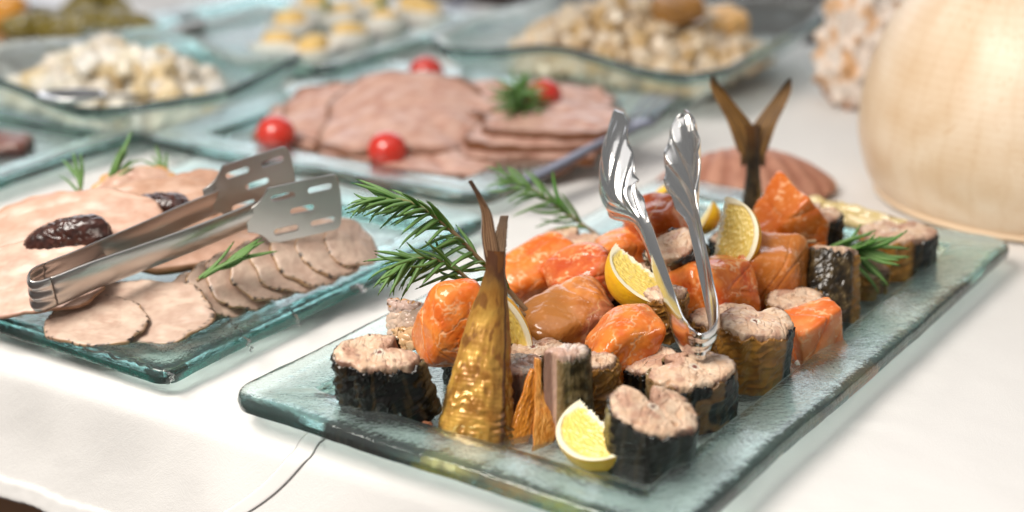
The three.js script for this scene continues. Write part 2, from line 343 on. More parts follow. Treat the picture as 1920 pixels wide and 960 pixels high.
salmon(V(0.1894,0.0486,-1.035), [0.0205, 0.0215, 0.018], [0.1, 0.3, 0.62], 10, 'orange pointed salmon chunk in front of the dark standing tail', { p: 18, cuts: 2, deep: [0.58, 0.12, 0.01], light: [0.68, 0.19, 0.03] });
salmon(V(0.1826,0.0233,-0.908), [0.0145, 0.0195, 0.016], [0.05, 0.5, 0.08], 11, 'striped orange salmon block at the right end, standing on the bare glass', { p: 18, cuts: 2, light: [0.82, 0.28, 0.08] });
salmon(V(0.0269,0.0098,-0.93), [0.02, 0.012, 0.02], [0, 0.4, 0], 12, 'dark orange salmon scrap low between the lemon slice and the amber chunk', { detail: 20, deep: [0.3, 0.07, 0.01], light: [0.42, 0.12, 0.03] });

// ---- mackerel steaks ------------------------------------------------------------------------
const BEIGE = [0.62, 0.41, 0.27], PINK = [0.46, 0.25, 0.17], DARK = [0.16, 0.07, 0.045], PALE = [0.74, 0.57, 0.42];
const blackSkin = (th, y, p) => { const s = sstep(0.15, 0.45, noise(th * 5, y * 25, 2) + 0.4 * fbm(p.x * 80, y * 80, p.z * 80, 3)); return mix([0.004, 0.003, 0.0022], [0.04, 0.024, 0.008], s * 0.8); };
const goldSkin = (th, y, p) => mix([0.22, 0.09, 0.018], [0.34, 0.17, 0.035], clamp(0.5 + fbm(p.x * 90, y * 60, p.z * 90, 4)));
const scaleSkin = (th, y, p) => { const s = fbm(p.x * 90, y * 90, p.z * 90, 4), c = Math.abs(noise(th * 14 + 3 * s, y * 330, 2)); return mix(mix([0.014, 0.01, 0.006], [0.07, 0.045, 0.018], clamp(0.4 + s)), [0.3, 0.22, 0.11], 0.6 * sstep(0.1, 0.5, s) * sstep(0.3, 0.7, c)); };
const greySkin = (th, y, p) => { const s = fbm(p.x * 120, y * 120, p.z * 120, 4); return mix([0.03, 0.024, 0.012], [0.26, 0.2, 0.1], clamp(0.35 + 0.9 * s + 0.3 * noise(th * 6, y * 40, 1))); };
function steak(at, o) {
  const { Rx, Rz, h, seed } = o, w = o.w ?? 0.32, D = o.D ?? 0.72, na = o.notch ?? 0;
  const rad = (th) => {
    let d = th - na; d = Math.atan2(Math.sin(d), Math.cos(d));
    const e = (1 / Math.sqrt((Math.cos(th) / Rx) ** 2 + (Math.sin(th) / Rz) ** 2));
    return [e * (1 + 0.06 * noise(Math.cos(th) * 1.6, Math.sin(th) * 1.6, seed * 3)) * (1 - D * Math.exp(-((Math.abs(d) / w) ** 3))), d, e];
  };
  const ht = (x, z) => h + (o.slope ? o.slope[0] * x + o.slope[1] * z : 0);
  const t = thing('mackerel_steak', o.label, 'smoked fish', 'mackerel steaks on the front platter', at);
  if (o.rot) t.rotation.set(...o.rot);
  const n = 240, side = 22, cap = 34;
  const bone = V(0.15 * Rx * Math.sin(seed * 3), 0, 0.12 * Rz + 0.1 * Rz * Math.cos(seed * 5)), big = Rx > 0.019;
  const muscle = (x, z, q, th) => Math.abs(Math.sin(q * 7 + 1.2 * noise(x * 40, seed, z * 40) + 2 * Math.cos(2 * th)));
  const fleshCol = (p, q, d) => {
    const f = fbm(p.x * 90 + seed, p.y * 90, p.z * 90, 4), g = fbm(p.x * 300, p.y * 300, p.z * 300 + seed, 2);
    let k = mix(o.flesh ?? BEIGE, PALE, clamp(0.35 + 1.1 * f + 0.4 * g));
    k = mix(k, PINK, 0.8 * sstep(0.02, 0.36, fbm(p.x * 50 + 3 * seed, 1, p.z * 50, 3) + 0.28 * sstep(1.1, 0.45, Math.abs(d))));
    k = mix(k, DARK, 0.75 * sstep(0.9, 1.0, q) * sstep(0.1, 0.3, fbm(p.x * 60, 4, p.z * 60 + seed, 2) + 0.15));
    k = mix(k, [0.33, 0.19, 0.14], 0.7 * sstep(0.34, 0.5, fbm(p.x * 120, p.y * 120 + 5, p.z * 120, 3)));
    if (q < 0.97) k = mix(k, [0.42, 0.23, 0.155], 0.55 * sstep(0.2, 0.03, muscle(p.x, p.z, q, Math.atan2(p.z, p.x))) * sstep(-0.25, 0.2, f));
    if (big && q < 0.9) { const b = Math.hypot(p.x - bone.x, p.z - bone.z) + 0.0004 * f; k = mix(k, [0.7, 0.6, 0.48], sstep(0.0034, 0.0027, b)); k = mix(k, [0.22, 0.08, 0.06], sstep(0.0017, 0.0011, b)); }
    return k;
  };
  const flake = (x, z, q, th) => {
    const wx = x + 0.006 * noise(x * 60, seed, z * 60), wz = z + 0.006 * noise(x * 60, seed + 5, z * 60), fa = 0.6 + 0.8 * noise(x * 25, seed, z * 25) + seed;
    const al = (wx * Math.cos(fa) + wz * Math.sin(fa)), ac = (wz * Math.cos(fa) - wx * Math.sin(fa));
    const plates = 1 - Math.abs(noise(al * 60 + seed, ac * 190, seed)) * 2.4, steps = Math.round(2.2 * fbm(wx * 45 + seed, 3, wz * 45, 2)) * 0.0011;
    const line = Math.abs(Math.sin(q * 7 + 1.2 * noise(x * 40, seed, z * 40) + 2 * Math.cos(2 * th)));
    return steps * 0.5 - 0.0006 * sstep(0.2, 0, line) - 0.0005 * sstep(0.6, 1, plates) + 0.00025 * fbm(al * 120, seed, ac * 400, 2) + 0.0012 * noise(x * 38 + 3, seed, z * 38) - 0.0024 * sstep(0.42, 0.54, fbm(x * 70 + 9, seed, z * 70, 2)) + 0.0008 * (1 - q);
  };
  // flesh: side, then cap to the middle
  add('flesh', grid(n, side + cap, (u, v) => {
    const th = u * Math.PI * 2, [r, d] = rad(th), j = v * (side + cap);
    let q = 1, y, p;
    if (j <= side) { const s = j / side; const rr = r * (0.985 + 0.02 * Math.sin(s * 3.1)) - 0.0008 + 0.0008 * s ** 4 - (o.taper ?? 0) * h * s; p = V(Math.cos(th) * rr, 0, Math.sin(th) * rr); y = ht(p.x, p.z) * s - 0.0012 * s * s * s; p.y = y; const bump = 0.0008 * fbm(th * 6, y * 160, seed, 3); p.x += Math.cos(th) * bump; p.z += Math.sin(th) * bump; if (s > 0.9) p.y += flake(p.x, p.z, 1, th) * (s - 0.9) * 10; }
    else { q = 1 - (j - side) / cap; const rr = (r - 0.0006 - (o.taper ?? 0) * h) * q; p = V(Math.cos(th) * rr, 0, Math.sin(th) * rr); p.y = ht(p.x, p.z) + flake(p.x, p.z, q, th) - 0.0012 * q ** 12; }
    return { p, c: fleshCol(p, q, d) };
  }, true), M.flesh, t);
  // skin round the outside, with a ragged upper edge and fine wrinkles
  const ws = o.skinFrom ?? w * 1.15, skinOf = o.skin ?? blackSkin;
  add('skin', grid(200, 46, (u, v) => {
    const th = na + ws + u * (Math.PI * 2 - 2 * ws), [r, d] = rad(th), rim = v > 0.96;
    const x0 = Math.cos(th) * r, z0 = Math.sin(th) * r, top = ht(x0, z0) - 0.003 + 0.0034 * fbm(th * 2.2, seed, 1, 2) + 0.0006 * noise(th * 14, seed, 2) - (o.bare ? 0.012 * sstep(0.1, 0.4, noise(th * 1.6, seed, 4)) : 0);
    const y = top * Math.min(1, v / 0.96);
    const wr = fbm(th * r * 260, y * 70 + seed, seed, 3), wr2 = fbm(th * r * 90 + y * 120, y * 130, seed + 3, 3);
    const crease = Math.abs(noise(th * r * 130 + y * 60 + 0.4 * wr2, y * 95, seed)); const rr = r + 0.0008 + (0.0017 * wr2 + 0.00012 * wr + 0.0009 * sstep(0.3, 0, crease)) * (o.wrinkle ?? 1) - (rim ? 0.0016 : 0) + (o.bulge ?? 0) * Math.sin(Math.PI * clamp(y / top)) - (o.taper ?? 0) * y;
    const p = V(Math.cos(th) * rr, y + (v === 0 ? -0.0004 : 0), Math.sin(th) * rr);
    return { p, c: mix(skinOf(th, y, p), [0.3, 0.21, 0.1], 0.6 * sstep(1.05, 0.55, Math.abs(d) + 0.3 * wr2)) };
  }, false), M.skin2, t);
  return t;
}
steak(V(-0.067,0.0125,-0.8223), { Rx: 0.0285, Rz: 0.0195, h: 0.043, taper: 0.1, wrinkle: 1.15, seed: 1, notch: -0.35, w: 0.4, D: 0.6, rot: [0.2, 0.1, 0.16], slope: [-0.2, -0.1], label: 'thick mackerel steak in wrinkled glossy black skin at the left end' });
steak(V(0.0715,0.0125,-0.7579), { Rx: 0.0235, Rz: 0.0205, h: 0.037, seed: 2, notch: -1.95, w: 0.3, D: 0.78, rot: [0.2, 0, -0.06], slope: [-0.12, -0.05], wrinkle: 0.35, label: 'thick mackerel steak with smooth black skin in the front corner beside a lemon wedge', skin: (th, y, p) => mix(blackSkin(th, y, p), [0.014, 0.011, 0.008], 0.6) });
steak(V(0.1002,0.0125,-0.8119), { Rx: 0.0245, Rz: 0.019, h: 0.034, seed: 3, notch: -2.5, w: 0.25, D: 0.5, rot: [0.12, 0.2, 0.05], wrinkle: 0.7, skin: (th, y, p) => mix(blackSkin(th, y, p), [0.2, 0.1, 0.03], 0.8 * sstep(0.05, 0.3, noise(th * 1.3, y * 40, 3) - 6 * p.x)), label: 'mackerel steak with patchy dark skin under the bend of the serving tongs' });
steak(V(0.1402,0.0125,-0.865), { Rx: 0.0215, Rz: 0.02, h: 0.041, seed: 4, notch: -1.2, w: 0.25, D: 0.35, rot: [0.12, 0.1, -0.04], wrinkle: 0.6, label: 'mackerel steak with golden brown front and black right side, right of the tongs', skin: (th, y, p) => mix(goldSkin(th, y, p), [0.012, 0.012, 0.013], sstep(0.012, 0.016, p.x)) });
steak(V(0.2026,0.0125,-0.9591), { Rx: 0.0205, Rz: 0.0165, h: 0.047, seed: 5, notch: -1.5, w: 0.25, D: 0.4, rot: [-0.4, -0.1, -0.14], taper: 0.12, wrinkle: 0.6, label: 'scaly dark mackerel piece with golden edge leaning at the right side', skin: (th, y, p) => mix(scaleSkin(th, y, p), goldSkin(th, y, p), sstep(0.78, 0.97, Math.cos(th - 0.15))) });
steak(V(0.2673,0.0125,-1.0507), { Rx: 0.0265, Rz: 0.02, h: 0.032, seed: 6, notch: -1.3, w: 0.25, D: 0.4, rot: [0.08, 0, 0.03], wrinkle: 0.6, label: 'mackerel steak at the far right end beneath a rosemary sprig', skin: (th, y, p) => mix(goldSkin(th, y, p), blackSkin(th, y, p), sstep(0.004, 0.01, p.x)) });
steak(V(0.2349,0.0125,-1.009), { Rx: 0.0165, Rz: 0.0145, h: 0.021, seed: 7, notch: 0.6, w: 0.3, D: 0.4, rot: [0.1, 0, -0.1], label: 'small brown mackerel piece between the scaly piece and the far right steak', skin: goldSkin });
steak(V(0.0054,0.0125,-0.8237), { Rx: 0.0155, Rz: 0.013, h: 0.031, seed: 8, notch: 1.2, w: 0.35, D: 0.3, rot: [0.1, 0, 0], skinFrom: 1.7, flesh: [0.3, 0.27, 0.25], label: 'small greyish mackerel piece behind the orange belly strips' });
steak(V(0.11,0.0463,-0.955), { Rx: 0.018, Rz: 0.015, h: 0.026, seed: 9, notch: 2.4, w: 0.3, D: 0.3, rot: [0.3, 0, 0.4], skinFrom: 0.5, label: 'black scaly mackerel piece between the tong arms', wrinkle: 1.3, skin: (th, y, p) => mix([0.012, 0.012, 0.012], [0.06, 0.055, 0.05], sstep(0, 0.4, noise(p.x * 300, y * 300, p.z * 300))) });
steak(V(0.0406,0.0235,-1.04), { Rx: 0.023, Rz: 0.019, h: 0.018, seed: 10, notch: -0.8, w: 0.3, D: 0.5, rot: [0.25, 0, 0.1], label: 'pale mackerel steak at the back left behind the salmon' });
steak(V(0.2132,0.0314,-1.06), { Rx: 0.017, Rz: 0.015, h: 0.024, seed: 12, notch: -0.8, w: 0.3, D: 0.5, rot: [0.2, 0, 0.1], label: 'pale mackerel piece with black skin behind the pointed salmon chunk' });
steak(V(0.0908,0.0287,-0.9), { Rx: 0.014, Rz: 0.014, h: 0.03, seed: 13, notch: -0.8, w: 0.3, D: 0.3, rot: [0.1, 0, 0], skin: goldSkin, label: 'brown skinned mackerel piece behind the bright orange chunk and the left tong arm' });
steak(V(0.1254,0.0125,-0.941), { Rx: 0.02, Rz: 0.018, h: 0.03, seed: 14, notch: -1.6, w: 0.3, D: 0.3, label: 'mackerel piece low behind the tongs bend, mostly hidden', skin: goldSkin });
steak(V(0.0784,0.0125,-0.9971), { Rx: 0.024, Rz: 0.022, h: 0.028, seed: 15, notch: -1.6, w: 0.3, D: 0.3, label: 'mackerel piece at the bottom of the heap under the top lemon wedge' });
steak(V(0.1625,0.0125,-1.0379), { Rx: 0.026, Rz: 0.022, h: 0.03, seed: 16, notch: -1.6, w: 0.3, D: 0.3, label: 'mackerel piece at the bottom of the heap under the right lemon wedge' });

for (const [at, o] of [
  [V(0.0476,0.0125,-0.8209), { Rx: 0.0125, Rz: 0.011, h: 0.034, seed: 31, notch: -1.2, skin: goldSkin, rot: [0.05, 0, 0.05], label: 'narrow brown fish piece standing between the olive piece and the black corner steak' }],
  [V(0.0807,0.0125,-0.8424), { Rx: 0.017, Rz: 0.015, h: 0.026, seed: 32, notch: 0.6, rot: [0.15, 0, 0.1], label: 'black skinned fish piece behind the black corner steak, left of the tongs bend' }],
  [V(0.0126,0.0125,-0.8619), { Rx: 0.02, Rz: 0.016, h: 0.024, seed: 33, notch: -1.5, rot: [0.1, 0, -0.1], label: 'dark fish piece low behind the belly strips, under the amber salmon' }],
  [V(0.1271,0.0125,-0.9), { Rx: 0.017, Rz: 0.016, h: 0.03, seed: 34, notch: -1.4, skin: goldSkin, rot: [0.05, 0.2, 0.1], label: 'brown fish piece right behind the tongs bend' }],
  [V(0.18,0.0125,-0.9392), { Rx: 0.018, Rz: 0.016, h: 0.026, seed: 35, notch: -1.4, skin: goldSkin, rot: [0.05, 0.2, 0.1], label: 'brown fish piece behind the striped salmon block' }],
  [V(-0.0189,0.0125,-0.865), { Rx: 0.02, Rz: 0.017, h: 0.026, seed: 36, notch: -1.4, rot: [0.1, 0.2, 0.1], label: 'fish piece low behind the golden tail' }],
]) steak(at, { w: 0.3, D: 0.35, ...o });
// belly strips, pale flakes and the fillet: bent sheets
function strip(pts, up, w, th, seed, inner, outer, label, name = 'belly_strip', o = {}) {
  const c = curve(pts), mid = (u, v) => {
    const p = c.getPoint(u), k = typeof up === 'function' ? up(u) : up;
    const W = typeof w === 'function' ? w(u, v) : w;
    return p.addScaledVector(k, (v - (o.from ?? 0)) * W).add(V(0.0012 * noise(u * 4, v * 4, seed), 0.001 * noise(u * 5, seed, v * 3), 0.0014 * noise(seed, u * 4, v * 5)));
  };
  const g = sheet(o.nu ?? 50, o.nv ?? 60, mid, th, (u, v, s, p) => {
    const f = fbm(u * 6 + seed, v * 9, seed, 4), k = s === 0 ? mix(inner[0], inner[1], clamp(0.5 + f)) : s === 1 ? mix(outer[0], outer[1], clamp(0.5 + 1.2 * f)) : mix(inner[0], [0.6, 0.4, 0.28], 0.4);
    return k;
  }, o.edge ?? 12, (u, v, s) => 0.0005 * fbm(u * 14 + s * 5, v * 22 + seed, seed, 3));
  return single(name, g, M.salmon, label, 'smoked fish', 'belly strips beside the golden tail');
}
const OR = [[0.62, 0.2, 0.02], [0.78, 0.31, 0.045]], SK = [[0.07, 0.05, 0.02], [0.3, 0.21, 0.08]];
function patch(bl, br, tr, tl, bulge, th, seed, inner, outer, label) {
  const g = sheet(50, 80, (u, v) => { const p = bl.clone().lerp(br, u).lerp(tl.clone().lerp(tr, u), v), w = Math.sin(Math.PI * u) * bulge + 0.0012 * noise(v * 2.2, seed, u * 0.4); return p.add(V(-w * 0.7 + 0.0012 * noise(v * 2.4, seed + 4, 1), 0.0012 * noise(u * 3, seed, 1) * v, w)); }, th, (u, v, s) => {
    const f = fbm(u * 4 + seed, v * 7, seed, 4); let k = mix((s ? outer : inner)[0], (s ? outer : inner)[1], clamp(0.5 + f));
    k = mix(k, [0.78, 0.46, 0.2], 0.5 * sstep(0.25, 0.5, fbm(u * 14, v * 5, seed + 3, 3)));
    return mix(k, [0.4, 0.1, 0.03], 0.7 * sstep(0.88, 0.98, u + 0.08 * f) + 0.4 * sstep(0.06, 0, u));
  }, 50, (u, v, s) => 0.0004 * fbm(u * 9 + s * 5, v * 16 + seed, seed, 3));
  return single('belly_strip', g, M.salmon, label, 'smoked fish', 'belly strips beside the golden tail');
}
patch(V(-0.007,0.0055,-0.783), V(0.0094,0.0033,-0.79), V(0.0153,0.0442,-0.81), V(0.0094,0.0447,-0.806), 0.001, 0.002, 3, OR, OR, 'orange belly strip standing right beside the golden tail');
patch(V(0.0107,0.0045,-0.776), V(0.0232,0.0084,-0.785), V(0.0274,0.0492,-0.803), V(0.0121,0.0558,-0.798), 0.001, 0.0022, 5, [[0.56, 0.2, 0.03], [0.74, 0.36, 0.09]], OR, 'curling orange belly strip, second from the golden tail');
steak(V(0.031,0.0125,-0.7936), { Rx: 0.0148, Rz: 0.0105, h: 0.052, seed: 21, notch: 2.9, w: 0.35, D: 0.25, rot: [0.06, 0.3, 0.03], taper: 0.04, flesh: [0.74, 0.62, 0.56], skinFrom: 0.45, wrinkle: 0.3, skin: (th, y, p) => mix(greySkin(th, y, p), goldSkin(th, y, p), sstep(-0.004, -0.011, p.x)), label: 'tall narrow fish piece with speckled olive skin and white top, front middle' });
strip([V(-0.0734,0.0328,-0.885), V(-0.0615,0.039,-0.875), V(-0.0501,0.0444,-0.87)], V(-0.1, 0.85, -0.4), 0.012, 0.005, 7, [[0.6, 0.45, 0.36], [0.66, 0.48, 0.36]], [[0.5, 0.25, 0.06], [0.55, 0.28, 0.09]], 'pale curled belly flake at the left behind the black steak');
strip([V(-0.0733,0.0398,-0.9), V(-0.0642,0.0425,-0.895), V(-0.0492,0.0465,-0.885)], (u) => V(-0.15, 0.9, -0.2), (u) => lerp(0.011, 0.005, u), 0.004, 9, [[0.55, 0.4, 0.34], [0.6, 0.42, 0.35]], [[0.55, 0.26, 0.07], [0.6, 0.3, 0.1]], 'upturned belly flake with brown rim, leftmost and topmost of the pale flakes');
strip([V(-0.0691,0.0307,-0.868), V(-0.0545,0.0349,-0.862), V(-0.0402,0.0339,-0.855)], V(-0.05, 0.8, -0.5), 0.012, 0.006, 11, [[0.6, 0.35, 0.16], [0.66, 0.44, 0.26]], [[0.5, 0.28, 0.1], [0.6, 0.38, 0.2]], 'golden flake resting on the back of the black left steak');
strip([V(0.2168,0.0351,-1.13), V(0.2465,0.0317,-1.115), V(0.2889,0.0258,-1.09)], V(0.02, 0.75, -0.6), (u) => 0.013, 0.01, 13, [[0.62, 0.5, 0.26], [0.66, 0.5, 0.2]], [[0.55, 0.36, 0.1], [0.6, 0.42, 0.14]], 'long pale yellow fillet at the back right of the platter', 'fish_fillet', { from: 0.5 });
strip([V(0.211,0.0265,-1.1), V(0.2242,0.0326,-1.1), V(0.2358,0.0319,-1.09)], V(0.0, 0.7, -0.6), 0.016, 0.01, 15, [[0.62, 0.45, 0.36], [0.7, 0.55, 0.45]], [[0.5, 0.3, 0.2], [0.6, 0.45, 0.35]], 'pinkish pale fish flake in front of the yellow fillet', 'fish_flake', { from: 0.5 });
strip([V(0.0905,0.0342,-1), V(0.1062,0.0418,-1), V(0.1202,0.0455,-1)], V(0.0, 0.8, -0.5), 0.02, 0.01, 17, SK, SK, 'dark skin scrap behind the tong arms', 'fish_flake', { from: 0.5 });

// ---- fish tails ----------------------------------------------------------------------------------
function tailBody(spine, wid, dep, roll, color, bump, n = 150, m = 170) {
  const c = curve(spine);
  return grid(n, m, (u, v) => {
    const a = u * Math.PI * 2, p = c.getPoint(v), t = c.getTangent(v), x = V(1, 0, 0).addScaledVector(t, -t.x).normalize(), z = x.clone().cross(t).normalize();
    const rl = roll(v), X = x.clone().multiplyScalar(Math.cos(rl)).addScaledVector(z, Math.sin(rl)), Z = z.clone().multiplyScalar(Math.cos(rl)).addScaledVector(x, -Math.sin(rl));
    const k = 1 + bump(a, v);
    p.addScaledVector(X, Math.cos(a) * wid(v) * k).addScaledVector(Z, Math.sin(a) * dep(v) * k);
    return { p, c: color(a, v, p) };
  }, true, true);
}
function finGeo(pts, wdir, w, th, color, ray, nu = 90, nv = 40) {
  const c = curve(pts);
  return sheet(nu, nv, (u, v) => c.getPoint(u).addScaledVector(typeof wdir === 'function' ? wdir(u) : wdir, (v - 0.5) * w(u)), th, color, 10, (u, v, s) => 0.00035 * Math.sin(v * ray + 2 * noise(u * 2, v * 3, 1)) * (s ? -1 : 1));
}
{
  const t = thing('fish_tail', 'golden smoked mackerel tail standing upright at the front of the platter', 'smoked fish');
  const lerpT = (xs) => (v) => { const k = v * (xs.length - 1), i = Math.min(xs.length - 2, Math.floor(k)), f = k - i; return lerp(xs[i], xs[i + 1], f * f * (3 - 2 * f) * 0.5 + f * 0.5); };
  const wid = lerpT([0.0222, 0.0212, 0.0194, 0.0171, 0.0142, 0.011, 0.0078, 0.0056, 0.0054]), dep = lerpT([0.0125, 0.0118, 0.0105, 0.0088, 0.007, 0.0052, 0.004, 0.0036, 0.003]);
  const front = (a) => Math.sin(a);
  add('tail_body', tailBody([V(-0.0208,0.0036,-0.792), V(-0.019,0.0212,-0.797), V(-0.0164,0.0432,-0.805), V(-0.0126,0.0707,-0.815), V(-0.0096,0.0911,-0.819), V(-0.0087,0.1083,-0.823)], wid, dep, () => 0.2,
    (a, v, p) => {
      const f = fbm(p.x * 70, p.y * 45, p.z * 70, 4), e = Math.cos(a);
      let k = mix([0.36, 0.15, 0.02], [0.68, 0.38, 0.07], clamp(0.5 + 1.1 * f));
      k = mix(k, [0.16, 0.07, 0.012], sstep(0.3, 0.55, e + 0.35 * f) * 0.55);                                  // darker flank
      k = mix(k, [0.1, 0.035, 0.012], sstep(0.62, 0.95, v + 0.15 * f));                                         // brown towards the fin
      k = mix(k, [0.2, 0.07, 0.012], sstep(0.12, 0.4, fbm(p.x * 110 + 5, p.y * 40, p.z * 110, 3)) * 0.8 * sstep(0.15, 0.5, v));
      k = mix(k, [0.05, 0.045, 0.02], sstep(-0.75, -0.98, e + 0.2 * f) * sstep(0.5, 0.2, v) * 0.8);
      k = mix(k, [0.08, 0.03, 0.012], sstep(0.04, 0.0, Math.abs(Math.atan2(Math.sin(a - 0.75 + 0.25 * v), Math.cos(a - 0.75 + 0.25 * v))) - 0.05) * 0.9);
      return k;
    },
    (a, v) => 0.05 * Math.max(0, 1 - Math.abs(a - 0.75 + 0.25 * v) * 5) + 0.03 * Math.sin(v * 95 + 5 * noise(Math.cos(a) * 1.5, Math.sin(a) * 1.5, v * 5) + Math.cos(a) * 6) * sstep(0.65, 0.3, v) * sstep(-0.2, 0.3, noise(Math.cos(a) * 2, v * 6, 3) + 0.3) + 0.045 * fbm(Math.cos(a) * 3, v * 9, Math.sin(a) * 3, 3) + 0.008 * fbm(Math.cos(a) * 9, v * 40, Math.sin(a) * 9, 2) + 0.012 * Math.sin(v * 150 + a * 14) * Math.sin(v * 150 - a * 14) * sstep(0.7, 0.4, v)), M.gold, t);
  const fc = (u, v, s, p) => mix(mix([0.1, 0.04, 0.016], [0.32, 0.19, 0.1], clamp(0.5 + 0.9 * Math.sin(v * 40 + 3 * noise(u * 3, v * 2, 2)))), [0.04, 0.016, 0.009], 0.6 * sstep(0.5, 1, u) + 0.3 * sstep(0.6, 0.9, Math.abs(2 * v - 1)));
  add('tail_fin', finGeo([V(-0.0099,0.1001,-0.82), V(-0.0128,0.1165,-0.826), V(-0.014,0.1274,-0.83), V(-0.018,0.1362,-0.833), V(-0.023,0.1444,-0.836)], V(0.95, 0.25, 0.2), (u) => lerp(0.0085, 0.0022, sstep(0.1, 0.9, u)), 0.0022, fc, 40), M.fin, t);
  add('tail_fin', finGeo([V(-0.0082,0.0985,-0.82), V(-0.0076,0.1085,-0.824), V(-0.0058,0.118,-0.826), V(-0.0041,0.1262,-0.83)], V(0.98, 0.1, 0.2), (u) => lerp(0.0095, 0.0046, sstep(0.2, 1, u)) * (1 + 0.1 * noise(u * 30, 1, 1)), 0.002, (u, v, s, p) => mix(fc(u, v, s, p), [0.42, 0.3, 0.2], 0.35), 60), M.fin, t);
}
{
  const t = thing('fish_tail', 'dark smoked mackerel tail with wide forked fin standing at the back', 'smoked fish');
  add('tail_body', tailBody([V(0.1818,0.0044,-1.14), V(0.1803,0.0256,-1.14), V(0.1794,0.0506,-1.14), V(0.1784,0.0713,-1.14), V(0.1769,0.0937,-1.14)], (v) => lerp(0.0125, 0.0052, sstep(0, 0.6, v)) , (v) => lerp(0.011, 0.003, sstep(0, 0.8, v)), () => 0,
    (a, v, p) => { const f = fbm(p.x * 80, p.y * 60, p.z * 80, 3), k = mix([0.012, 0.011, 0.01], [0.06, 0.04, 0.02], clamp(0.5 + f)); return mix(mix(k, [0.42, 0.22, 0.04], sstep(0.2, 0.6, Math.cos(a) + 0.3 * f) * sstep(0.55, 0.3, v)), [0.1, 0.045, 0.015], sstep(0.7, 1, v)); },
    (a, v) => 0.08 * fbm(Math.cos(a) * 3, v * 14, Math.sin(a) * 3, 4)), M.skin, t);
  const fc = (u, v, s, p) => mix(mix([0.09, 0.04, 0.01], [0.27, 0.14, 0.035], clamp(0.5 + 0.7 * Math.sin(v * 34 + 2 * noise(u * 2, v * 2, 5)) + 0.4 * noise(u * 5, v * 3, 9))), [0.03, 0.018, 0.01], 0.8 * sstep(0.75, 1, u) + 0.6 * sstep(0.3, 0.0, u) * sstep(0.2, 0.5, v));
  add('tail_fin', finGeo([V(0.1774,0.0672,-1.14), V(0.1724,0.087,-1.142), V(0.1634,0.1025,-1.145), V(0.1537,0.1158,-1.148), V(0.1476,0.1281,-1.15)], V(0.86, -0.5, 0.1), (u) => 0.003 + 0.029 * Math.sin(Math.PI * (0.16 + 0.84 * u) ** 0.8) ** 0.9, 0.0022, fc, 60), M.fin, t);
  add('tail_fin', finGeo([V(0.179,0.0672,-1.14), V(0.1826,0.087,-1.142), V(0.1898,0.1004,-1.145), V(0.1978,0.1138,-1.148), V(0.2036,0.1265,-1.15)], V(0.84, 0.54, 0.1), (u) => 0.003 + 0.026 * Math.sin(Math.PI * (0.16 + 0.84 * u) ** 0.8) ** 0.9, 0.0022, (u, v, s, p) => fc(u, 1 - v, s, p), 60), M.fin, t);
}

// ---- lemons ---------------------------------------------------------------------------------------
function lemon(at, xdir, peelDir, a, b, psi, seed, label, o = {}) {
  const t = thing('lemon_wedge', label, 'lemon', 'lemon wedges on the front platter', at);
  orient(t, xdir, peelDir);
  const prof = (s) => b * Math.sqrt(Math.max(0, 1 - Math.abs(s) ** 2.15)) + 0.0006, off = -(o.core ?? 0.5) * b;
  const pt = (s, rho, ang) => V(a * s, off + prof(s) * rho * Math.cos(ang), prof(s) * rho * Math.sin(ang));
  const yel = [0.86, 0.52, 0.015], pith = [0.86, 0.8, 0.58], pulpC = [0.87, 0.68, 0.2], pulpD = [0.8, 0.56, 0.09];
  add('peel', grid(70, 60, (u, v) => {
    const s = Math.sin((u - 0.5) * Math.PI), ang = (v - 0.5) * psi, p = pt(s, 1, ang);
    const n = noise(p.x * 420 + seed, p.y * 420, p.z * 420), f = fbm(p.x * 60 + seed, p.y * 60, p.z * 60, 3);
    p.addScaledVector(V(0, Math.cos(ang), Math.sin(ang)), -0.00022 * sstep(0.35, 0.75, n) + 0.0005 * f);
    return { p, c: mix(yel, [0.82, 0.42, 0.01], clamp(0.4 + f)) };
  }, false, true), M.peelD, t);
  for (const sg of [-1, 1]) {
    add('pulp_face', grid(80, 70, (u, v) => {
      const s = Math.sin((u - 0.5) * Math.PI), rho = v, ang = sg * psi / 2, p = pt(s, rho, ang);
      const dist = (1 - rho) * prof(s), end = (1 - Math.abs(s)) * a, dd = Math.min(dist, end * 0.8), core = rho * prof(s);
      const ves = fbm(s * 7 + seed, rho * 16 + 3 * s * s, seed, 3), fine = noise(p.x * 500, p.y * 300, seed * 3);
      let k = mix(pulpD, pulpC, clamp(0.5 + 0.8 * ves + 0.25 * fine));
      k = mix(k, [0.84, 0.68, 0.24], 0.6 * sstep(0.25, 0.5, ves + 0.2 * fine));
      const w = sstep(0.0042, 0.0026, dd + 0.0008 * ves); k = mix(k, pith, w);
      k = mix(k, pith, sstep(0.0028, 0.0014, core + 0.0012 * noise(s * 9, seed, 2)));
      if (sg > 0 && o.seed) { const q = Math.hypot((s - o.seed[0]) * 3, (rho - o.seed[1]) * 5); k = mix(k, [0.5, 0.3, 0.05], sstep(0.5, 0.35, q)); }
      const nrm = V(0, -Math.sin(ang) * sg, Math.cos(ang) * sg);
      p.addScaledVector(nrm, (0.0007 * ves + 0.0003 * fine) * (1 - w) - 0.0009 * (1 - w) * sstep(0.0, 0.004, core));
      if (v < 0.02) p.y += 0.001 * noise(s * 12, seed, 1);
      return { p, c: k };
    }, false, sg > 0), M.pulpD, t);
  }
  return t;
}
lemon(V(0.0742,0.0563,-0.905), V(0.7, -0.5, 0.3), V(-0.5, -0.7, 0.4), 0.0255, 0.026, 1.45, 1, 'yellow lemon wedge on top of the heap touching the left tong arm');
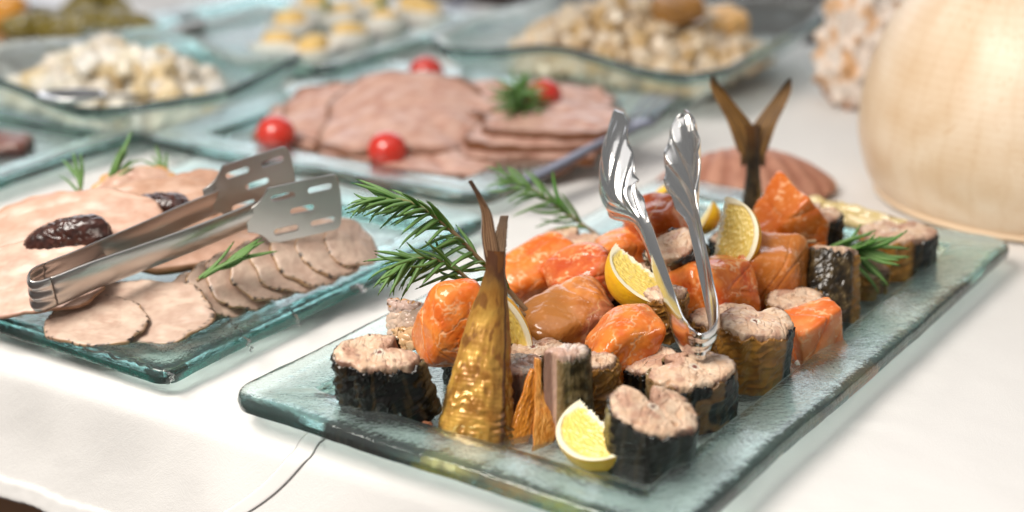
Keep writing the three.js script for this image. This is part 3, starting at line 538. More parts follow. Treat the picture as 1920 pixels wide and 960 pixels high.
lemon(V(0.144,0.0651,-0.965), V(-0.2, -0.85, 0.35), V(0.75, -0.5, 0.05), 0.0255, 0.027, 1.4, 2, 'lemon wedge standing right of the tongs, before the dark tail');
lemon(V(0.0417,0.0217,-0.762), V(0.5, -0.2, 0.75), V(-0.4, -0.82, 0.3), 0.0235, 0.026, 1.3, 3, 'lemon wedge lying at the front beside the black corner steak');
lemon(V(-0.0044,0.0453,-0.868), V(0.45, -0.85, 0.1), V(0.75, 0.3, -0.45), 0.03, 0.023, 1.3, 4, 'lemon wedge partly hidden behind the golden tail', { seed: [0.45, 0.55] });
lemon(V(0.1079,0.0508,-1.09), V(0.1, 0.9, 0.2), V(-0.75, -0.2, -0.3), 0.014, 0.0145, 1.6, 5, 'small lemon wedge at the back beside the right tong head');
lemon(V(0.1367,0.046,-1.06), V(0.3, 0.6, 0.1), V(0.1, -0.8, 0.5), 0.013, 0.012, 1.3, 6, 'small pointed lemon piece right behind the right tong head');

// ---- rosemary -------------------------------------------------------------------------------------
const needleGeos = [0, 1, 2, 3].map((k) => {
  const bend = [0.12, 0.28, -0.08, 0.4][k];
  return sheet(16, 6, (u, v) => { const w = 0.095 * Math.sin(Math.PI * Math.min(1, 0.1 + u * 0.96) ** 0.75) ** 0.6, q = 2 * v - 1; return V(u, -bend * u * u + 0.02 * Math.sin(u * 5 + k) - 0.2 * w * (1 - q * q) * 0 - 0.35 * w * Math.abs(q) ** 2, q * w * 0.62); }, 0.05,
    (u, v, s) => s === 1 ? mix([0.1, 0.22, 0.045], [0.18, 0.29, 0.1], Math.abs(2 * v - 1)) : mix(mix([0.045, 0.17, 0.018], [0.1, 0.3, 0.04], clamp(0.5 + 0.5 * noise(u * 3, v * 2, k))), [0.3, 0.3, 0.08], 0.5 * sstep(0.93, 1, u)), 6);
});
function sprig(pts, o) {
  const rn = mulberry(o.seed * 31 + 3), c = curve(pts), L = c.getLength();
  const t = thing('rosemary_sprig', o.label, 'rosemary', o.group ?? 'rosemary sprigs');
  add('stem', grid(10, 60, (u, v) => { const p = c.getPoint(v), tg = c.getTangent(v), x = V(0, 1, 0).cross(tg).normalize(), y = tg.clone().cross(x), r = (o.stem ?? 0.0014) * (1 - 0.6 * v) * (1 + 0.12 * noise(v * 30, u * 3, o.seed)); return { p: p.addScaledVector(x, r * Math.cos(u * 6.283)).addScaledVector(y, r * Math.sin(u * 6.283)), c: mix([0.3, 0.2, 0.11], [0.2, 0.24, 0.08], sstep(0.3, 1, v)) }; }, true), M.stem, t);
  const n = o.n;
  for (let i = 0; i < n; i++) {
    const f = o.from ?? 0.2, v = f + (1 - f) * ((i + rn() * 0.6) / n), p = c.getPoint(Math.min(1, v)), tg = c.getTangent(Math.min(1, v));
    const x = V(0, 1, 0).cross(tg).normalize(), y = tg.clone().cross(x).normalize(), a = i * 2.4 + rn() * 1.2;
    const rad = x.multiplyScalar(Math.cos(a)).addScaledVector(y, Math.sin(a));
    const d = tg.clone().multiplyScalar((o.along ?? 0.75) + 0.5 * sstep(0.8, 1, v)).addScaledVector(rad, (o.out ?? 0.75) * (1 - 0.5 * sstep(0.85, 1, v))).add(o.bias ?? V(0, 0, 0)).normalize();
    const m = add('needle', needleGeos[Math.floor(rn() * 4)], M.leafD, t), s = (o.len ?? 0.026) * (0.7 + 0.5 * rn()) * (1 - 0.35 * sstep(0.85, 1, v));
    m.position.copy(p); orient(m, d, V(rn() * 0.6 - 0.3, 1, rn() * 0.6 - 0.3)); m.scale.set(s, (o.len ?? 0.026) * 1.05, (o.len ?? 0.026) * 1.0);
  }
  return t;
}
sprig([V(0.0129,0.0378,-0.9), V(-0.0174,0.0761,-0.893), V(-0.0429,0.1051,-0.886), V(-0.0602,0.1175,-0.882), V(-0.0798,0.1207,-0.878)], { seed: 1, n: 62, from: 0.12, bias: V(-0.38, -0.12, 0.12), len: 0.0255, label: 'large rosemary sprig arching left over the front platter', stem: 0.0017, along: 0.6 });
sprig([V(0.008,0.0412,-0.895), V(-0.0189,0.0628,-0.885), V(-0.0411,0.0822,-0.878), V(-0.0587,0.0856,-0.872), V(-0.0664,0.0818,-0.87)], { seed: 2, n: 40, from: 0.3, bias: V(-0.4, -0.22, 0.12), len: 0.025, label: 'lower rosemary sprig fanning left below the large one', along: 0.6 });
sprig([V(0.0598,0.0361,-1.06), V(0.0392,0.0494,-1.065), V(0.0187,0.0635,-1.07), V(-0.0019,0.0725,-1.075)], { seed: 3, n: 34, from: 0.1, len: 0.026, label: 'blurred rosemary sprig behind, left of the tong heads', bias: V(-0.15, 0, 0) });
sprig([V(0.2079,0.0437,-1.005), V(0.221,0.0455,-1), V(0.2357,0.048,-0.995)], { seed: 4, n: 30, from: 0.0, len: 0.033, out: 0.8, along: 0.9, bias: V(0.2, 0.1, 0), label: 'rosemary sprig lying on the far right steak of the front platter' });
sprig([V(0.1991,0.0557,-0.99), V(0.1887,0.0546,-0.99), V(0.1794,0.0516,-0.985)], { seed: 5, n: 5, from: 0.3, len: 0.022, out: 0.3, along: 1.2, label: 'few rosemary needles across the pointed salmon chunk' });

// ---- serving tongs ------------------------------------------------------------------------------
{
  const t = thing('serving_tongs', 'steel serving tongs with scalloped heads standing open in the fish', 'tongs');
  const arm = V(0, 0.45, -0.89), lat = V(1, 0, 0), up = V(0, 0.89, 0.45);
  const pts = [V(0.0658,0.1419,-1), V(0.0593,0.1209,-0.968), V(0.0627,0.1007,-0.945), V(0.0771,0.0904,-0.93), V(0.0849,0.0742,-0.9), V(0.09,0.061,-0.868), V(0.0929,0.0567,-0.832), V(0.0974,0.0574,-0.812), V(0.1043,0.0587,-0.806), V(0.1116,0.0612,-0.812), V(0.1154,0.0638,-0.832), V(0.1155,0.0701,-0.866), V(0.1132,0.0843,-0.9), V(0.1117,0.0945,-0.925), V(0.1126,0.1108,-0.955), V(0.1128,0.125,-0.978), V(0.1122,0.1387,-1)];
  const c = curve(pts), NU = 420;
  const at = (u) => { const m = Math.min(u, 1 - u) * 2; return m; };            // 0 at tips, 1 at the bend
  const headEnd = 0.4;
  const half = (u) => { const m = at(u); if (m < headEnd) { const x = m / headEnd, T = [[0, 0.0008], [0.03, 0.005], [0.1, 0.0088], [0.25, 0.0135], [0.45, 0.0165], [0.65, 0.016], [0.8, 0.0115], [0.91, 0.0072], [1, 0.0058]]; let k = 0; while (k < T.length - 2 && x > T[k + 1][0]) k++; return lerp(T[k][1], T[k + 1][1], clamp((x - T[k][0]) / (T[k + 1][0] - T[k][0]))); } return lerp(0.0058, 0.0105, sstep(headEnd, 0.92, m)); };
  const sgn = (u) => (u < 0.5 ? 1 : -1);
  const mid = (u, v) => {
    const p = c.getPoint(u), tg = c.getTangent(u), m = at(u), q = 2 * v - 1;
    const roll = lerp(0.62, 0.08, sstep(0.2, 0.9, m));
    let W = up.clone().multiplyScalar(Math.cos(roll)).addScaledVector(lat, Math.sin(roll)); W.addScaledVector(tg, -W.dot(tg)).normalize();
    const N = tg.clone().cross(W).normalize(), h = half(u), head = sstep(headEnd, headEnd * 0.8, m);
    const x = m / headEnd, ph = (x + 0.5 * Math.abs(q) - 0.3) * 24 , rip = head * sstep(0.02, 0.2, x) * (0.0011 * (Math.abs(Math.sin(ph * 0.5)) * 2 - 1) * (0.3 + 0.7 * Math.abs(q)));
    const ser = 1 + head * 0.045 * Math.sin(ph) * sstep(0.6, 1, Math.abs(q));
    const dish = -(head * 0.0085 + (1 - head) * 0.0032 * sstep(1, 0.8, m) + 0.0006) * q * q * (h / 0.0165 * 0.6 + 0.4);
    const rib = sstep(0.84, 0.93, m) * 0.0006 * Math.cos(q * Math.PI * 3);
    return p.addScaledVector(W, q * h * ser).addScaledVector(N, dish + rip + rib);
  };
  const part = (u0, u1, nu, name) => add(name, sheet(nu, 44, (u, v) => mid(lerp(u0, u1, u), v), 0.0012, null, 40), M.steelD, t);
  part(0, headEnd / 2 + 0.004, 200, 'tong_head'); part(headEnd / 2 - 0.004, 0.444, 90, 'arm'); part(0.436, 0.564, 110, 'spring_bend'); part(0.556, 1 - headEnd / 2 + 0.004, 90, 'arm'); part(1 - headEnd / 2 - 0.004, 1, 200, 'tong_head');
}

// ---- cracks in the left platter's rim, crumbs on the glass ------------------------------------
{
  const lp = scene.children.find((o) => o.userData.label?.includes('cracked rim')); lp.updateMatrixWorld();
  const crack = (pts, r, seed) => {
    const c = curve(pts.map((p) => lp.worldToLocal(p)));
    add('crack', grid(8, 60, (u, v) => { const p = c.getPoint(v), t = c.getTangent(v), x = V(0, 1, 0).cross(t).normalize(), k = r * (0.45 + 0.8 * Math.abs(noise(v * 9, seed, 1))) * Math.sin(Math.PI * (0.04 + 0.92 * v)) ** 0.4; p.addScaledVector(x, 0.002 * noise(v * 8, seed, 5)); return { p: p.addScaledVector(x, k * Math.cos(u * 6.283)).add(V(0, 0.5 * k * Math.sin(u * 6.283), 0)) }; }, true), M.crack, lp);
  };
  crack([V(-0.1802,0.0175,-0.9422), V(-0.1712,0.0185,-0.9247), V(-0.1633,0.0188,-0.9085), V(-0.1586,0.016,-0.8984)], 0.0013, 1);
  crack([V(-0.1489,0.0175,-0.9823), V(-0.1432,0.0185,-0.9626), V(-0.1365,0.0188,-0.9453), V(-0.1352,0.016,-0.9396)], 0.0012, 2);
  crack([V(-0.1089,0.0185,-1.0014), V(-0.1046,0.0188,-1.0046), V(-0.0981,0.0175,-0.996)], 0.0026, 3);
  crack([V(-0.2604,0.018,-0.9003), V(-0.2349,0.0188,-0.8821), V(-0.2112,0.0188,-0.8678), V(-0.1993,0.0175,-0.8584), V(-0.2005,0.014,-0.854)], 0.0014, 4);
  crack([V(-0.1326,0.0178,-1.0052), V(-0.12,0.0186,-1.0051), V(-0.1124,0.0186,-1.0001)], 0.0009, 5);
  const crumb = lump(boxPlanes(0.0014, 0.001, 0.0012), 3, 6, (p) => 0.0003 * noise(p.x * 900, p.y * 900, p.z * 900));
  [[V(0.1733,0.0122,-0.8893), [0.85, 0.8, 0.72], 1.7, 'white crumb of fish on the bare glass beside the striped salmon block'], [V(0.0073,0.014,-0.7587), [0.5, 0.2, 0.08], 1.2, 'orange crumb between the golden tail and the front rim'], [V(0.0179,0.014,-0.7526), [0.34, 0.12, 0.06], 1, 'brown crumb on the glass below the belly strips'], [V(0.1205,0.0122,-0.8091), [0.72, 0.5, 0.32], 2.6, 'pale flake on the glass right of the steak under the tongs'], [V(-0.0473,0.0125,-0.803), [0.3, 0.12, 0.06], 2.2, 'brown scrap on the glass between the left steak and the golden tail']].forEach(([p, c, k, label]) => { const m = single('crumb', crumb, phy({ color: new THREE.Color().setRGB(...c), roughness: 0.4, clearcoat: 0.4 }), label, 'crumb'); m.position.copy(p); m.scale.setScalar(k); m.rotation.y = k * 3; });
}

// ---- slotted tongs on the left platter -----------------------------------------------------
{
  const t = thing('slotted_tongs', 'steel tongs with two flat slotted heads resting on the roast slices', 'tongs');
  const up = V(0.12, 0.9, 0.42).normalize();
  const pts = [V(-0.1945,0.0793,-1.008), V(-0.2184,0.0737,-0.988), V(-0.2423,0.067,-0.968), V(-0.2677,0.0607,-0.945), V(-0.2871,0.0553,-0.928), V(-0.2949,0.0517,-0.917), V(-0.2917,0.0481,-0.909), V(-0.2801,0.0484,-0.912), V(-0.2533,0.0553,-0.925), V(-0.2208,0.0622,-0.945), V(-0.1898,0.0698,-0.962), V(-0.1627,0.0773,-0.978)];
  const c = curve(pts);
  const mid = (u, v) => {
    const p = c.getPoint(u), tg = c.getTangent(u), q = 2 * v - 1, W = up.clone().addScaledVector(tg, -up.dot(tg)).normalize(), N = tg.clone().cross(W).normalize();
    const m = Math.min(u, 1 - u) * 2, bend = sstep(0.6, 0.85, m), h = lerp(0.0105, 0.0135, sstep(0, 0.9, m));
    return p.addScaledVector(W, q * h).addScaledVector(N, (1 - bend) * -0.0032 * q * q + bend * 0.0007 * Math.cos(q * Math.PI * 3));
  };
  const part = (u0, u1, nu, name) => add(name, sheet(nu, 30, (u, v) => mid(lerp(u0, u1, u), v), 0.0012, null, 40), M.satin, t);
  part(0, 0.38, 80, 'arm'); part(0.379, 0.64, 120, 'spring_bend'); part(0.639, 1, 80, 'arm');
  const plate = (at, xd, yd) => {
    const s = new THREE.Shape(), L = 0.057, h = 0.0205, r = 0.004;
    s.moveTo(-0.004, -0.008); s.quadraticCurveTo(0.006, -0.01, 0.01, -h); s.lineTo(L - r, -h); s.quadraticCurveTo(L, -h, L + 0.001, -h + r); s.quadraticCurveTo(L + 0.004, 0, L + 0.001, h - r); s.quadraticCurveTo(L, h, L - r, h); s.lineTo(0.012, h); s.quadraticCurveTo(0.006, 0.01, -0.004, 0.008); s.closePath();
    const slot = (x, y) => { const k = new THREE.Path(), w = 0.0085, q = 0.0026; k.moveTo(x - w + q, y - q); k.lineTo(x + w - q, y - q); k.absarc(x + w - q, y, q, -Math.PI / 2, Math.PI / 2); k.lineTo(x - w + q, y + q); k.absarc(x - w + q, y, q, Math.PI / 2, Math.PI * 1.5); s.holes.push(k); };
    slot(0.021, 0.0125); slot(0.046, 0.0125); slot(0.033, 0.0); slot(0.021, -0.0125); slot(0.046, -0.0125);
    const g = new THREE.ExtrudeGeometry(s, { depth: 0.0008, bevelEnabled: true, bevelThickness: 0.0003, bevelSize: 0.0003, bevelSegments: 2, curveSegments: 10 });
    const m = add('slotted_head', g, M.satin, t); m.position.copy(at); orient(m, xd, yd); return m;
  };
  const hy = V(-0.28, 0.82, 0.3);
  plate(V(-0.1987,0.08,-1.006), V(-0.1439,0.0908,-1.036).sub(V(-0.1987,0.08,-1.006)), hy);
  plate(V(-0.1666,0.0751,-0.976), V(-0.1119,0.0808,-1).sub(V(-0.1666,0.0751,-0.976)), hy);
}

// ---- meat slices ------------------------------------------------------------------------------
// a cut slice: lobed outline, browned rim, marbled face, gentle bend
function sliceGeo(rx, rz, th, seed, o = {}) {
  const face = o.face ?? [[0.46, 0.24, 0.17], [0.6, 0.37, 0.27]], rim = o.rim ?? [0.3, 0.15, 0.06], sq = o.sq ?? 0;
  return sheet(o.n ?? 64, o.n ?? 64, (u, v) => {
    let [x, z] = disc(u, v); const a = Math.atan2(z, x), r = Math.hypot(x, z);
    const k = 1 + 0.07 * noise(Math.cos(a) * 1.6, Math.sin(a) * 1.6, seed) + (o.jag ?? 0.012) * noise(Math.cos(a) * 5, Math.sin(a) * 5, seed) + sq * (Math.abs(Math.sin(2 * a)) ** 1.5) * 0.28;
    x *= k; z *= k;
    return V(x * rx, (o.bend ?? 0.004) * -(x * x) + (o.bend2 ?? 0) * -(z * z) + (o.wav ?? 0.0022) * fbm(x * 1.3 + seed, z * 1.3, seed, 2), z * rz);
  }, th, (u, v, s, p) => {
    const [x, z] = disc(u, v), r = Math.hypot(x, z), f = fbm(p.x * 55 + seed, p.z * 55, seed, 4), g = fbm(p.x * 200, p.z * 200, seed, 3);
    let k = mix(face[0], face[1], clamp(0.5 + 1.0 * f + 0.4 * g));
    k = mix(k, face[1].map((c) => c * 1.12), 0.6 * sstep(0.3, 0.6, fbm(p.x * 30 + 9, p.z * 90, seed, 3) + 0.15));
    if (o.ring) k = mix(k, face[0].map((c) => c * 0.86), 0.4 * sstep(0.3, 0.0, Math.abs(Math.sin(r * 6 + Math.atan2(z, x) * 0.5 + 2 * f))));
    k = mix(k, rim, sstep(o.rimAt ?? 0.93, 0.995, r + 0.03 * f));
    if (o.pepper) k = mix(k, [0.03, 0.02, 0.015], sstep(0.9, 0.97, r) * sstep(0.3, 0.42, noise(p.x * 260, p.z * 260, seed)));
    return k;
  }, o.edge ?? 20, (u, v, s) => 0.0002 * fbm(u * 12 + seed, v * 12, s * 3, 3) * (s ? -1 : 1));
}
function slice(name, at, xd, yd, rx, rz, th, seed, label, group, o = {}) {
  const t = thing(name, label, o.cat ?? 'roast meat', group, at);
  add('meat', sliceGeo(rx, rz, th, seed, o), M.meat, t);
  orient(t, xd, yd);
  return t;
}
const RG = 'roast slices on the left platter';
const ROLL = { wav: 0.0011, face: [[0.5, 0.34, 0.26], [0.62, 0.47, 0.37]], rim: [0.36, 0.21, 0.1], ring: true, pepper: true, rimAt: 0.95 };
// the row along the front right: round slices leaning on one another
slice('roast_slice', V(-0.2318,0.0296,-0.93), V(0.93, 0.02, 0.2), V(0.05, 0.88, 0.42), 0.047, 0.029, 0.0036, 1, 'largest smooth round roast slice lying at the front of the left platter', RG, { ...ROLL, bend: 0.002 });
slice('roast_slice', V(-0.2573,0.0284,-0.918), V(0.93, 0.0, 0.25), V(0.05, 0.92, 0.36), 0.034, 0.024, 0.0036, 21, 'roast slice showing under the largest one, nearest the tongs bend', RG, { ...ROLL, bend: 0.002 });
[[392,548,-0.955,0.021],[430,528,-0.962,0.023],[465,512,-0.968,0.023],[505,496,-0.975,0.024],[548,483,-0.985,0.025],[590,470,-0.995,0.026],[632,458,-1.006,0.024],[668,448,-1.015,0.02]].forEach(([x, y, z, r], k) => {
  const at = [V(-0.198,0.0289,-0.955), V(-0.1853,0.0335,-0.962), V(-0.174,0.0371,-0.968), V(-0.16,0.0411,-0.975), V(-0.1467,0.0434,-0.985), V(-0.1338,0.045,-0.995), V(-0.1202,0.0456,-1.006), V(-0.1068,0.0463,-1.015)][k];
  slice('roast_slice', at, V(0.55, -0.1, -0.8), V(0.52, 0.72, 0.42), r * 1.15, r, 0.0034, 31 + k, 'roast slice in the row towards the right, ' + ['just right of the largest slice', 'second after the largest slice', 'third after the largest slice', 'under the lower slotted head', 'below the lower slotted head', 'just right of the lower slotted head', 'second from the right end', 'at the right end'][k], RG, { ...ROLL, n: 44 });
});
// the big slices behind
const big = slice('roast_slice', V(-0.2881,0.0619,-0.985), V(0.95, 0.12, -0.1), V(-0.05, 0.8, 0.6), 0.066, 0.036, 0.006, 51, 'broad roast slice with a dark prune in it, left behind the tongs', RG, { face: [[0.52, 0.3, 0.21], [0.62, 0.41, 0.31]], bend: 0.004, rim: [0.32, 0.15, 0.07], rimAt: 0.95 });
slice('roast_slice', V(-0.3026,0.0472,-0.945), V(0.95, 0.1, 0.1), V(-0.1, 0.8, 0.55), 0.05, 0.03, 0.004, 52, 'pinkish roast slice at the left frame edge in front of the prune slice', RG, { face: [[0.55, 0.33, 0.25], [0.66, 0.45, 0.35]], rim: [0.32, 0.16, 0.08], rimAt: 0.95 });
slice('roast_slice', V(-0.3289,0.0527,-1.04), V(0.9, 0.2, -0.2), V(-0.1, 0.85, 0.45), 0.045, 0.022, 0.006, 53, 'pink roast slice with orange glazed rim at the far left back', RG, { face: [[0.56, 0.3, 0.26], [0.66, 0.42, 0.36]], rim: [0.6, 0.3, 0.06], rimAt: 0.85 });
slice('roast_slice', V(-0.2371,0.0684,-1.035), V(0.95, 0.02, -0.1), V(0.02, 0.85, 0.5), 0.048, 0.022, 0.006, 54, 'roast slice holding the half hidden dark prune, behind the tong arm', RG, { face: [[0.46, 0.26, 0.17], [0.56, 0.36, 0.26]] });
slice('roast_slice', V(-0.2146,0.0674,-1.07), V(0.9, -0.1, -0.3), V(0.1, 0.85, 0.4), 0.032, 0.018, 0.006, 55, 'brownish roast slice behind the upper slotted head', RG, { face: [[0.44, 0.23, 0.15], [0.54, 0.33, 0.23]] });
slice('roast_slice', V(-0.2672,0.0671,-1.08), V(0.9, 0.1, -0.3), V(0.0, 0.85, 0.45), 0.03, 0.016, 0.007, 56, 'orange glazed roast slice at the back beside the upright rosemary', RG, { face: [[0.5, 0.28, 0.2], [0.6, 0.4, 0.3]], rim: [0.66, 0.32, 0.05], rimAt: 0.7 });
slice('roast_slice', V(-0.2223,0.053,-1), V(0.9, -0.05, -0.3), V(0.1, 0.9, 0.35), 0.055, 0.03, 0.008, 57, 'roast slice between the two tong arms', RG, { face: [[0.5, 0.29, 0.2], [0.6, 0.38, 0.28]] });
slice('roast_slice', V(-0.1725,0.0499,-1.02), V(0.9, -0.05, -0.3), V(0.1, 0.9, 0.35), 0.055, 0.03, 0.008, 58, 'roast slice lying behind the lower slotted head', RG, { face: [[0.46, 0.26, 0.18], [0.56, 0.36, 0.26]] });
const pruneGeo = (a, b, c, seed) => lump(boxPlanes(a, b, c), 2.6, 36, (p) => -0.0009 * Math.abs(fbm(p.x * 110 + seed, p.y * 110, p.z * 110, 2)) * 2 + 0.0008 * fbm(p.x * 60, p.y * 60 + seed, p.z * 60, 2), (p) => mix([0.022, 0.008, 0.006], [0.075, 0.024, 0.016], clamp(0.5 + fbm(p.x * 120, p.y * 120, p.z * 120 + seed, 3))));
for (const [at, a, b, label, seed, rz] of [[V(-0.2849,0.0612,-0.97), 0.0305, 0.0165, 'wrinkled dark prune set in the broad roast slice left of the tongs', 1, 0.32], [V(-0.2353,0.0669,-1.02), 0.021, 0.012, 'dark prune behind the tong arm, half hidden', 2, 0.05]]) {
  const p = single('prune', pruneGeo(a, b, 0.011, seed), M.prune, label, 'prune'); p.position.copy(at); p.rotation.set(0.1, 0, rz);
}
sprig([V(-0.1977,0.0476,-0.938), V(-0.184,0.0537,-0.942), V(-0.1742,0.0586,-0.945)], { seed: 8, n: 9, from: 0.0, len: 0.03, out: 0.28, along: 1.2, bias: V(0.1, 0.15, 0), label: 'rosemary tips lying on the roast slices before the lower tong arm' });
sprig([V(-0.3021,0.0612,-1.07), V(-0.3034,0.0686,-1.075), V(-0.3052,0.071,-1.08)], { seed: 9, n: 6, from: 0, len: 0.026, out: 0.35, along: 1.1, bias: V(-0.1, 0.3, 0), label: 'short upright rosemary tip, leftmost on the left platter' });
sprig([V(-0.2865,0.0619,-1.08), V(-0.2812,0.0714,-1.085), V(-0.2792,0.077,-1.09)], { seed: 10, n: 8, from: 0, len: 0.027, out: 0.35, along: 1.1, bias: V(0.1, 0.3, 0), label: 'tall upright rosemary tip, middle of the three on the left platter' });
sprig([V(-0.2469,0.0649,-1.1), V(-0.2504,0.0686,-1.105), V(-0.2521,0.0699,-1.11)], { seed: 11, n: 5, from: 0, len: 0.022, out: 0.5, along: 1.0, bias: V(0, 0.3, 0), label: 'small upright rosemary tip behind the upper slotted head' });

// ---- pork slices, tomatoes, herb and fork in the middle ------------------------------------------
const PGR = 'pork slices on the middle platter', PORK = { face: [[0.46, 0.24, 0.18], [0.62, 0.4, 0.32]], rim: [0.15, 0.05, 0.015], rimAt: 0.84, sq: 0.5, edge: 60 };
[
  [V(-0.1809,0.013,-1.359), 0.05, 0.045, V(0.95,0.05,0.25), V(-0.05,0.96,0.25), 'pork slice at the left of the stack beside the left tomato', 2],
  [V(-0.1502,0.017,-1.3586), 0.06, 0.05, V(0.95,0.02,0.2), V(-0.06,0.94,0.3), 'pork slice second from the left of the stack', 3],
  [V(-0.062,0.0125,-1.272), 0.055, 0.03, V(0.98,-0.02,0.1), V(0.0,0.98,0.15), 'pork slice lowest at the front, right of the front tomato', 10],
  [V(-0.118,0.0125,-1.3078), 0.05, 0.03, V(0.96,0.0,0.2), V(0.0,0.97,0.2), 'pork slice behind the front tomato', 11],
  [V(-0.0089,0.014,-1.2839), 0.062, 0.034, V(0.98,-0.01,0.1), V(0.02,0.97,0.2), 'pale pork slice at the front right of the stack', 9],
  [V(0.0135,0.021,-1.2933), 0.062, 0.034, V(0.98,0.02,0.1), V(0.02,0.99,0.08), 'pork slice in the right part of the stack, second from the front', 12],
  [V(0.0225,0.029,-1.3028), 0.064, 0.034, V(0.98,-0.03,0.04), V(0.02,0.99,0.06), 'pork slice right of the stack, below the herb', 7],
  [V(0.0363,0.037,-1.3143), 0.062, 0.036, V(0.98,0.02,0.05), V(0.02,0.98,0.12), 'pork slice under the green herb sprig', 8],
  [V(0.0533,0.03,-1.4123), 0.04, 0.03, V(0.98,-0.03,0.05), V(0.03,0.97,0.2), 'pork slice at the right back near the fork tines', 6],
  [V(-0.0472,0.04,-1.376), 0.05, 0.035, V(0.95,0.0,0.2), V(0.1,0.95,0.2), 'pork slice at the back of the stack below the back tomato', 4],
  [V(-0.0978,0.022,-1.3141), 0.072, 0.062, V(0.97,0.03,0.12), V(0.0,0.93,0.34), 'large top pork slice draped over the middle of the stack', 1],
].forEach(([at, rx, rz, xd, yd, label, seed]) => slice('pork_slice', at.add(V(0, rz * yd.z, -rz * yd.y)), xd, yd, rx, rz, 0.0085, 60 + seed, label, PGR, { ...PORK, n: 56, wav: 0.004, bend: rx > 0.065 ? 0.012 : 0.003 }));
const tomatoGeo = (() => { const g = new THREE.SphereGeometry(0.0165, 40, 28), a = g.attributes.position; for (let i = 0; i < a.count; i++) { const y = a.getY(i); a.setXYZ(i, a.getX(i) * (1.06 - 0.02 * Math.sin(y * 200)), y * 0.96, a.getZ(i) * 1.03); } g.computeVertexNormals(); return g; })();
const tomato0 = single('cherry_tomato', tomatoGeo, M.tomato, 'glossy red cherry tomato, leftmost on the middle platter', 'tomato', 'cherry tomatoes on the middle platter');
tomato0.position.copy(V(-0.2072,0.028,-1.3574));
for (const [at, label, s] of [[V(-0.1058,0.0115,-1.308).add(V(0, 0.016, 0)), 'orange red cherry tomato at the front of the pork stack', 0.97], [V(-0.0866,0.03,-1.5814), 'red cherry tomato behind the pork stack', 1.02], [V(0.0276,0.05,-1.3921).add(V(0, 0, -0.012)), 'red cherry tomato half hidden behind the green herb sprig', 1.0]]) {
  const c = tomato0.clone(); c.name = numbered('cherry_tomato'); scene.add(c); c.position.copy(at); c.scale.setScalar(s); c.userData = { ...tomato0.userData, label };
}
sprig([V(0.0117,0.036,-1.3672), V(0.008,0.036,-1.3672).add(V(0,0.016,0)), V(0.0056,0.036,-1.3672).add(V(0,0.03,0))], { seed: 15, n: 80, from: 0, len: 0.027, out: 1.1, along: 0.35, bias: V(0, 0.1, 0), label: 'dense green herb sprig standing on the pork slices' });
{
  const t = thing('serving_fork', 'steel serving fork leaning on the right rim of the middle platter', 'fork');
  const c = curve([V(0.0021,0.032,-1.1937), V(0.0433,0.036,-1.2498), V(0.0759,0.04,-1.2934), V(0.1025,0.042,-1.3235), V(0.1139,0.044,-1.3479)]);
  const mk = (u0, u1, w) => (u, v) => { const k = lerp(u0, u1, u), p = c.getPoint(k); return p.add(V(0.75, 0.1, 0.62).normalize().multiplyScalar((v - 0.5) * w(k))).add(V(0, -0.003 * (2 * v - 1) ** 2, 0)); };
  add('handle', sheet(60, 12, mk(0, 0.82, (k) => lerp(0.017, 0.009, sstep(0.1, 0.75, k))), 0.0022, null, 12), M.fork, t);
  add('fork_head', sheet(30, 14, mk(0.815, 1, (k) => lerp(0.011, 0.03, sstep(0.8, 0.95, k))), 0.0018, null, 12), M.fork, t);
  for (let i = 0; i < 4; i++) { const s = (i - 1.5) / 1.5, w = V(0.75, 0.1, 0.62).normalize(); add('tine', sheet(30, 8, (u, v) => V(0.1127,0.044,-1.3443).lerp(V(0.1404,0.052,-1.4077), u).addScaledVector(w, s * lerp(0.0118, 0.0135, u) + (v - 0.5) * lerp(0.0042, 0.0018, u)).add(V(0, 0.004 * Math.sin(u * 3.1), 0)), 0.0018, null, 6), M.fork, t); }
}

const at45 = (F, W, D, a) => F.clone().addScaledVector(V(Math.cos(a), 0, Math.sin(a)), -W / 2).addScaledVector(V(Math.sin(a), 0, -Math.cos(a)), D / 2).setY(0.003);
// ---- glass bowls and what lies in them, at the back ---------------------------------------------
function bowl(W, D, h, flare, label, pos, angle, seed, wave = 0.006) {
  const rimTop = h, th = 0.007;
  const top = smoothProfile([[0.0004, rimTop - th * 0.5], [0.0015, rimTop - 0.001], [0.004, rimTop], [0.008, rimTop - 0.002], [0.008 + flare * 0.3, rimTop * 0.72], [0.008 + flare * 0.65, rimTop * 0.4], [0.008 + flare, 0.011], [0.02 + flare, 0.0085]]);
  const bot = smoothProfile([[0.0012, rimTop - th], [0.003, rimTop - th - 0.003], [0.002 + flare * 0.3, rimTop * 0.72 - th], [0.004 + flare * 0.65, rimTop * 0.4 - th * 0.9], [0.006 + flare, 0.003], [0.02 + flare, 0.0015]]);
  const lift = (x, z) => wave * sstep(0.7, 1, Math.max(Math.abs(x) / W, Math.abs(z) / D) * 2) * Math.sin(x * 28 + seed) * Math.cos(z * 24 + seed);
  const t = thing('glass_bowl', label, 'bowl', null, pos);
  add('glass_body', platterGeo(W, D, top, bot, 0.035, seed, 0.001, lift), M.paleGlass, t);
  t.rotation.y = -angle; return t;
}
